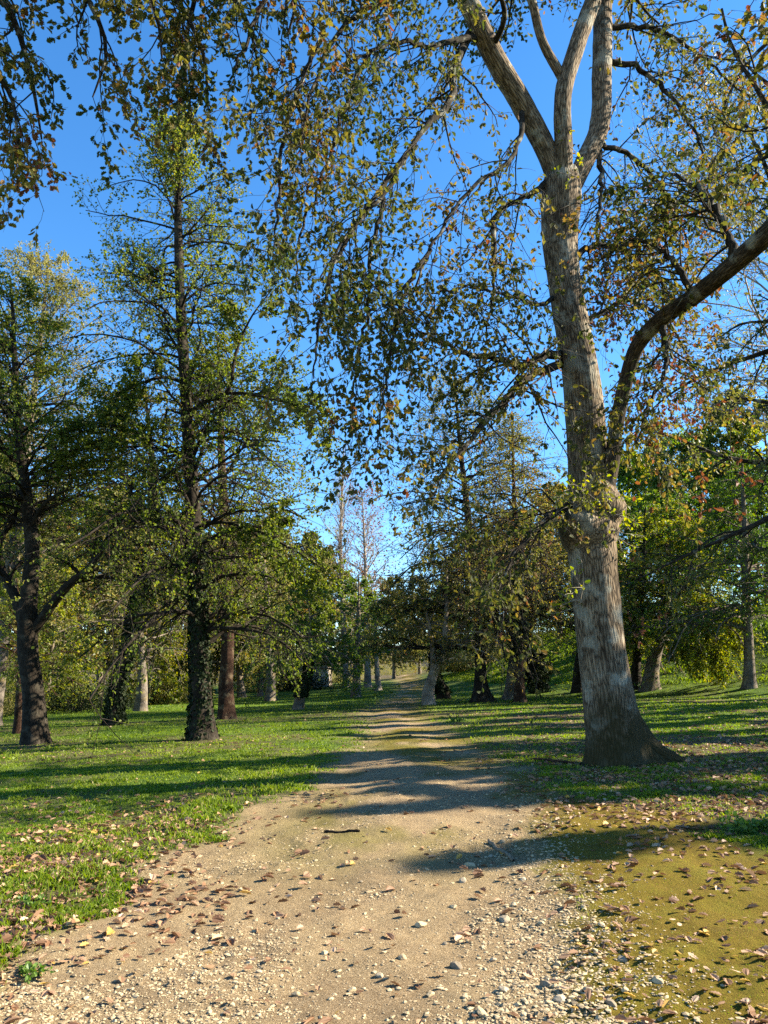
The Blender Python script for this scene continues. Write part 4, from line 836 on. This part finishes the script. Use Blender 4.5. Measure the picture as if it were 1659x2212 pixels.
# ------------------------------------------------------------------ grass
def in_view(p, mx=60, my=80):
    d = p - np.array([0, 0, EYE]); c, s = math.cos(PITCH), math.sin(PITCH)
    zc = d[:, 1] * c + d[:, 2] * s; yc = -d[:, 1] * s + d[:, 2] * c
    px = 829.5 + F * d[:, 0] / np.maximum(zc, .1); py = 1106 - F * yc / np.maximum(zc, .1)
    return (zc > .3) & (px > -mx) & (px < 1659 + mx) & (py > 0) & (py < 2212 + my), px, py, zc
def scatter(n, y0, y1, pw=1.0, wide=.62):
    u = rng.random(n); y = (y0**(-pw) + u * (y1**(-pw) - y0**(-pw)))**(-1 / pw)
    x = (rng.random(n) * 2 - 1) * (y * wide + .8)
    return x, y
def grass():
    n = 900000; x, y = scatter(n, 3.0, 75, .85)
    nb = 160000; yb = 34 + 62 * rng.random(nb); xb = np.interp(yb, [30, 40, 52, 70, 90, 130], [34, 24, 15, 9, 6, 4]) + 26 * rng.random(nb)
    sel = xb < yb * .6; x, y = np.concatenate([x, xb[sel]]), np.concatenate([y, yb[sel]]); n = len(x); isb = np.arange(n) >= n - sel.sum()
    g, m = zones(x, y); dr_ = dryness(x, y, g, m)
    tuft = fbm(x * 3, y * 3, 7, 3)
    pr = np.clip(1 - g * 1.15 - m * 1.05, 0, 1) * (1 - .93 * dr_) * (.2 + 1.5 * sst(.35, .6, tuft))
    pr = np.maximum(pr, .22 * m * (y < 9) * (x > far_e(EM, y) + .1)); moss_ = m
    k = rng.random(n) < pr; x, y, dr_, tuft, isb, moss_ = x[k], y[k], dr_[k], tuft[k], isb[k], moss_[k]; n = len(x)
    z = H(x, y); ht = (.014 + .026 * rng.random(n) + .045 * sst(.55, .75, tuft)**2) * (1 + .015 * y); wd = .0025 + .0007 * y
    ht = ht + np.exp(-((x - far_e(EL, y) + .55) / .6)**2) * .07 * rng.random(n)**3 * (y < 14) + isb * .28 * rng.random(n)**2 * sst(.4, .6, fbm(x * .5, y * .5, 1, 3))
    ht = np.where(moss_ > .5, .004 + .012 * rng.random(n)**2, ht); wd = np.where(moss_ > .5, .0016, wd)
    th = rng.random(n) * 2 * math.pi; le = rng.normal(size=(n, 2)) * .5
    b = np.stack([x, y, z - .005], -1); s = np.stack([np.cos(th), np.sin(th), 0 * th], -1) * wd[:, None]
    mid = b + np.concatenate([le * ht[:, None] * .3, (ht * .6)[:, None]], 1); tip = b + np.concatenate([le * ht[:, None], (ht * .95)[:, None]], 1)
    V = np.stack([b - s, b + s, mid + s * .7, tip, mid - s * .7], 1)
    tn = np.clip(.2 + .6 * fbm(x * .6, y * .6, 9, 3) + rng.normal(size=n) * .13 + (rng.random(n) < .05) * .5 * (y < 14) + .15 * dr_ + .3 * (moss_ > .5), 0, 1)
    mb = MB(); mb.add(V, [np.arange(n * 5).reshape(n, 5)], 0, tint=np.repeat(tn, 5), smooth=False)
    tag(mb.build('grass', M['grass']), kind='stuff')
grass()

# ------------------------------------------------------------------ gravel and stones
ICO = None
def ico():
    global ICO
    if ICO is None:
        import bmesh
        bm = bmesh.new(); bmesh.ops.create_icosphere(bm, subdivisions=1, radius=1)
        ICO = (np.array([v.co[:] for v in bm.verts]), np.array([[v.index for v in f.verts] for f in bm.faces])); bm.free()
    return ICO
def gravel():
    V0, F0 = ico()
    n = 150000; x, y = scatter(n, 2.9, 15, 1.2, .6)
    g, m = zones(x, y)
    rim = np.exp(-((x - far_e(EM, y)) / .45)**2)
    pr = np.clip(g * (.12 + .88 * sst(.4, .6, fbm(x * 1.1 + 5, y * 1.1, 4, 3))) + rim * .9, 0, 1) * np.clip(1 - (m - .6), 0, 1)
    k = rng.random(n) < pr; x, y = x[k], y[k]; n = len(x)
    s = .003 + .011 * rng.random(n)**6 + .003 * rng.random(n) * (1 + .6 * np.exp(-((x - far_e(EM, y)) / .5)**2))
    q = rng.random((n, len(V0))) * .8 + .6
    a = rng.random(n) * 6.28; c_, s_ = np.cos(a), np.sin(a)
    v = V0[None] * q[..., None] * np.stack([1 + .5 * rng.random(n), np.ones(n), .35 + .3 * rng.random(n)], -1)[:, None]
    vx = v[..., 0] * c_[:, None] - v[..., 1] * s_[:, None]; vy = v[..., 0] * s_[:, None] + v[..., 1] * c_[:, None]
    W = np.stack([vx, vy, v[..., 2]], -1) * s[:, None, None] + np.stack([x, y, H(x, y) + s * .08], -1)[:, None]
    mb = MB(); mb.add(W, [(F0[None] + (np.arange(n) * len(V0))[:, None, None]).reshape(-1, 3)], 0, tint=np.repeat(rng.random(n), len(V0)), smooth=False)
    tag(mb.build('gravel', M['rock']), kind='stuff')
gravel()
def stone_mesh(seed, mt):
    import bmesh
    rg = np.random.default_rng(seed); bm = bmesh.new(); bmesh.ops.create_icosphere(bm, subdivisions=3, radius=1)
    v = np.array([q.co[:] for q in bm.verts]); f = np.array([[q.index for q in p.verts] for p in bm.faces]); bm.free()
    for _ in range(9):                      # knock flat facets off
        d = nrm(rg.normal(size=3)); c = .55 + .3 * rg.random(); e = np.maximum(v @ d - c, 0); v = v - e[:, None] * d * .9
    v = v * (1 + .18 * (fbm(v[:, 0] * 3 + seed, v[:, 1] * 3, v[:, 2] * 3, 3) - .45))[:, None] * np.array([1.25, 1, .6])
    mb = MB(); mb.add(v, [f], 0, tint=np.full(len(v), rg.random()), smooth=False)
    o = mb.build('stone', M[mt]); return o
sp = [stone_mesh(300 + i, 'rock' if i % 3 else 'grey_rock') for i in range(7)]
first = [True] * 7
spots = [(1180, 2130, .055), (1205, 2085, .04), (1290, 2060, .05), (1345, 2075, .045), (1250, 2010, .04), (1420, 2120, .05), (1090, 2140, .045), (985, 2090, .06), (870, 2070, .05), (910, 2000, .06), (1090, 1990, .07), (1040, 2190, .05),
         (1170, 1995, .035), (1130, 1900, .04), (1180, 1930, .035), (1085, 1820, .06), (1015, 1872, .08), (1000, 1905, .06), (1110, 1955, .04), (700, 2060, .035), (560, 2100, .03), (470, 2040, .03), (640, 2150, .04), (760, 2140, .035),
         (820, 2110, .04), (1260, 1960, .035), (1300, 2000, .04), (1210, 2160, .05), (1320, 2170, .045), (1140, 2060, .035), (930, 2150, .035), (600, 1985, .025), (980, 1960, .045), (1150, 1850, .03), (1060, 1850, .035), (780, 1905, .025),
         (700, 1890, .022), (1240, 2110, .035), (1270, 2140, .04), (1350, 2140, .035), (1110, 2100, .03), (1065, 2075, .035), (960, 2040, .03), (1010, 2010, .03)]
for i, (px, py, s) in enumerate(spots):
    g = G(px, py); k = i % 7
    o = sp[k] if first[k] else sp[k].copy()
    if not first[k]: C.collection.objects.link(o)
    first[k] = False
    o.location = g + np.array([0, 0, s * .12]); o.rotation_euler = (rng.normal() * .2, rng.normal() * .2, rng.random() * 6.28); o.scale = (s * .6, s * .6, s * .6)
    grey = k % 3 == 0
    tag(o, ('grey' if grey else 'tan') + (' chunky limestone lump' if s > .045 else ' small limestone pebble') + (' at the mossy border of the gravel' if px > 1140 else ' half sunk in the gravel path'), 'stone', 'loose stones on the path')

# ------------------------------------------------------------------ fallen leaves
def litter():
    n = 80000; x, y = scatter(n, 2.9, 36, .9, .62)
    g, m = zones(x, y); d_ = dryness(x, y, g, m)
    verge = np.exp(-((x - far_e(EL, y) + 1.2) / 1.1)**2) * (1 - sst(8, 12, y))
    oak = np.exp(-(((x - oak_foot[0] - .5)**2 + (y - oak_foot[1] + .3)**2) / 9)); rightside = sst(2.5, 4, x) * sst(8, 10, y)
    pr = .02 + .95 * verge + .9 * oak * (1 - g) + .5 * rightside + .5 * rightside * d_ + .035 * m + .25 * d_ * (1 - g)
    pr = pr * (.5 + sst(.35, .65, fbm(x * 1.1 + 7, y * 1.1, 2, 3)))
    k = rng.random(n) < np.clip(pr, 0, 1); x, y = x[k], y[k]
    return x, y
lx, ly = litter(); lz = H(lx, ly)
lp = np.stack([lx, ly, lz], -1); ok, _, _, zc = in_view(lp, -10, -10)
order = np.argsort(np.where(ok, zc, 1e9)); ind = order[:300]; rest = np.setdiff1d(np.arange(len(lx)), ind)
# the individual ones
lm = []
for i in range(10):
    q = MB(); put_leaves(q, np.zeros((1, 3)) - [[.5, 0, 0]], np.array([[1., 0, 0]]), np.array([[0, 0, 1.]]), np.ones(1), 'oak', 0, np.array([[.05, .15, .25, .35, .45, .52, .6, .7, .85, 1.0][i]]), .05 + .06 * (i % 5), [-.25, .25, .4, -.4, .15][i % 5])
    lm.append(q.build('fallen_leaf', M['litter']))
fl = [True] * 10
COL = ['dark brown', 'brown', 'brown', 'tan', 'tan', 'tan', 'pale tan', 'pale tan', 'pale tan', 'yellow brown']
gz, mz = zones(lx[ind], ly[ind])
for j, i in enumerate(ind):
    k = int(rng.integers(10)); o = lm[k] if fl[k] else lm[k].copy()
    if not fl[k]: C.collection.objects.link(o)
    fl[k] = False; s = .032 + .042 * rng.random()
    tilt = rng.normal(size=2) * .2
    o.location = (lx[i], ly[i], lz[i] + .012 + .01 * abs(tilt).max()); o.rotation_euler = (tilt[0], tilt[1], rng.random() * 6.28); o.scale = (s, s, s)
    place = 'gravel' if gz[j] > .5 else ('moss' if mz[j] > .4 else 'grass')
    tag(o, f'{COL[k]} dry oak leaf lying on the {place}' + (' at the path border' if place == 'grass' else ' of the path'), 'leaf', f'fallen oak leaves on the {place}')
q = MB(); nr = len(rest); pp = lp[rest] + np.array([0, 0, .015])
th = rng.random(nr) * 6.28; ax = np.stack([np.cos(th), np.sin(th), rng.normal(size=nr) * .25], -1); nm = rng.normal(size=(nr, 3)) * .35 + [0, 0, 1]
put_leaves(q, pp, ax, nm, (.045 + .055 * rng.random(nr)) * (1 + .01 * pp[:, 1]), 'oak', 0, np.clip(rng.normal(size=nr) * .28 + .4, 0, 1), .3, .5)
tag(q.build('leaf_litter', M['litter']), kind='stuff')

# ------------------------------------------------------------------ small single things
def stick(name, label, pa, pb, r, bark='dark_bark'):
    a, c = G(*pa), G(*pb); n = 14; t = np.linspace(0, 1, n)[:, None]
    P = a * (1 - t) + c * t; P[:, 2] = H(P[:, 0], P[:, 1]) + r * .7; P = P + rng.normal(size=P.shape) * r * .25
    q = MB(); tubes(q, P, r * (1 - .35 * t[:, 0]), 8, rough=.3); k = n * 8
    o = q.build(name, M[bark], origin=a); return tag(o, label, 'stick')
stick('stick', 'short dark stick lying across the middle of the path', (700, 1799), (778, 1797), .016)
stick('twig', 'thin fallen twig on the leafy lawn left of the oak foot', (1150, 1642), (1255, 1655), .03, 'brown_bark')
stick('bark_strip', 'flat grey strip of wood half sunk in the gravel', (1055, 1820), (1108, 1862), .02, 'grey_rock')
def weed(label, px, py, n, s, seed):
    rg = np.random.default_rng(seed); g = G(px, py); q = MB()
    th = rg.random(n) * 6.28; el = .25 + .7 * rg.random(n); d = np.stack([np.cos(th) * np.cos(el), np.sin(th) * np.cos(el), np.sin(el)], -1)
    L = s * (.4 + .8 * rg.random(n)); t = np.linspace(0, 1, 5)
    S = g + d[:, None] * (L[:, None] * t)[..., None] - np.array([0, 0, .3]) * (L[:, None] * t**2)[..., None]
    tubes(q, S, np.full((n, 5), .002), 3); leaf_twigs(q, S, 9, 'round', .012 + s * .09, 1, .3, .4, seed, 0, 0, rg)
    tag(q.build('weed', [M['weed'], M['weed']], origin=g), label, 'weed')
weed('small green leafy weed on the bare earth at the lower left', 70, 2108, 14, .14, 1)
weed('bushy green weed clump at the right edge above the moss', 1625, 1800, 40, .34, 2)
weed('green leafy weed among the grass at the left verge', 70, 1960, 16, .15, 3)
weed('pale green weed in the grass right of the path bend', 985, 1560, 20, .4, 4)
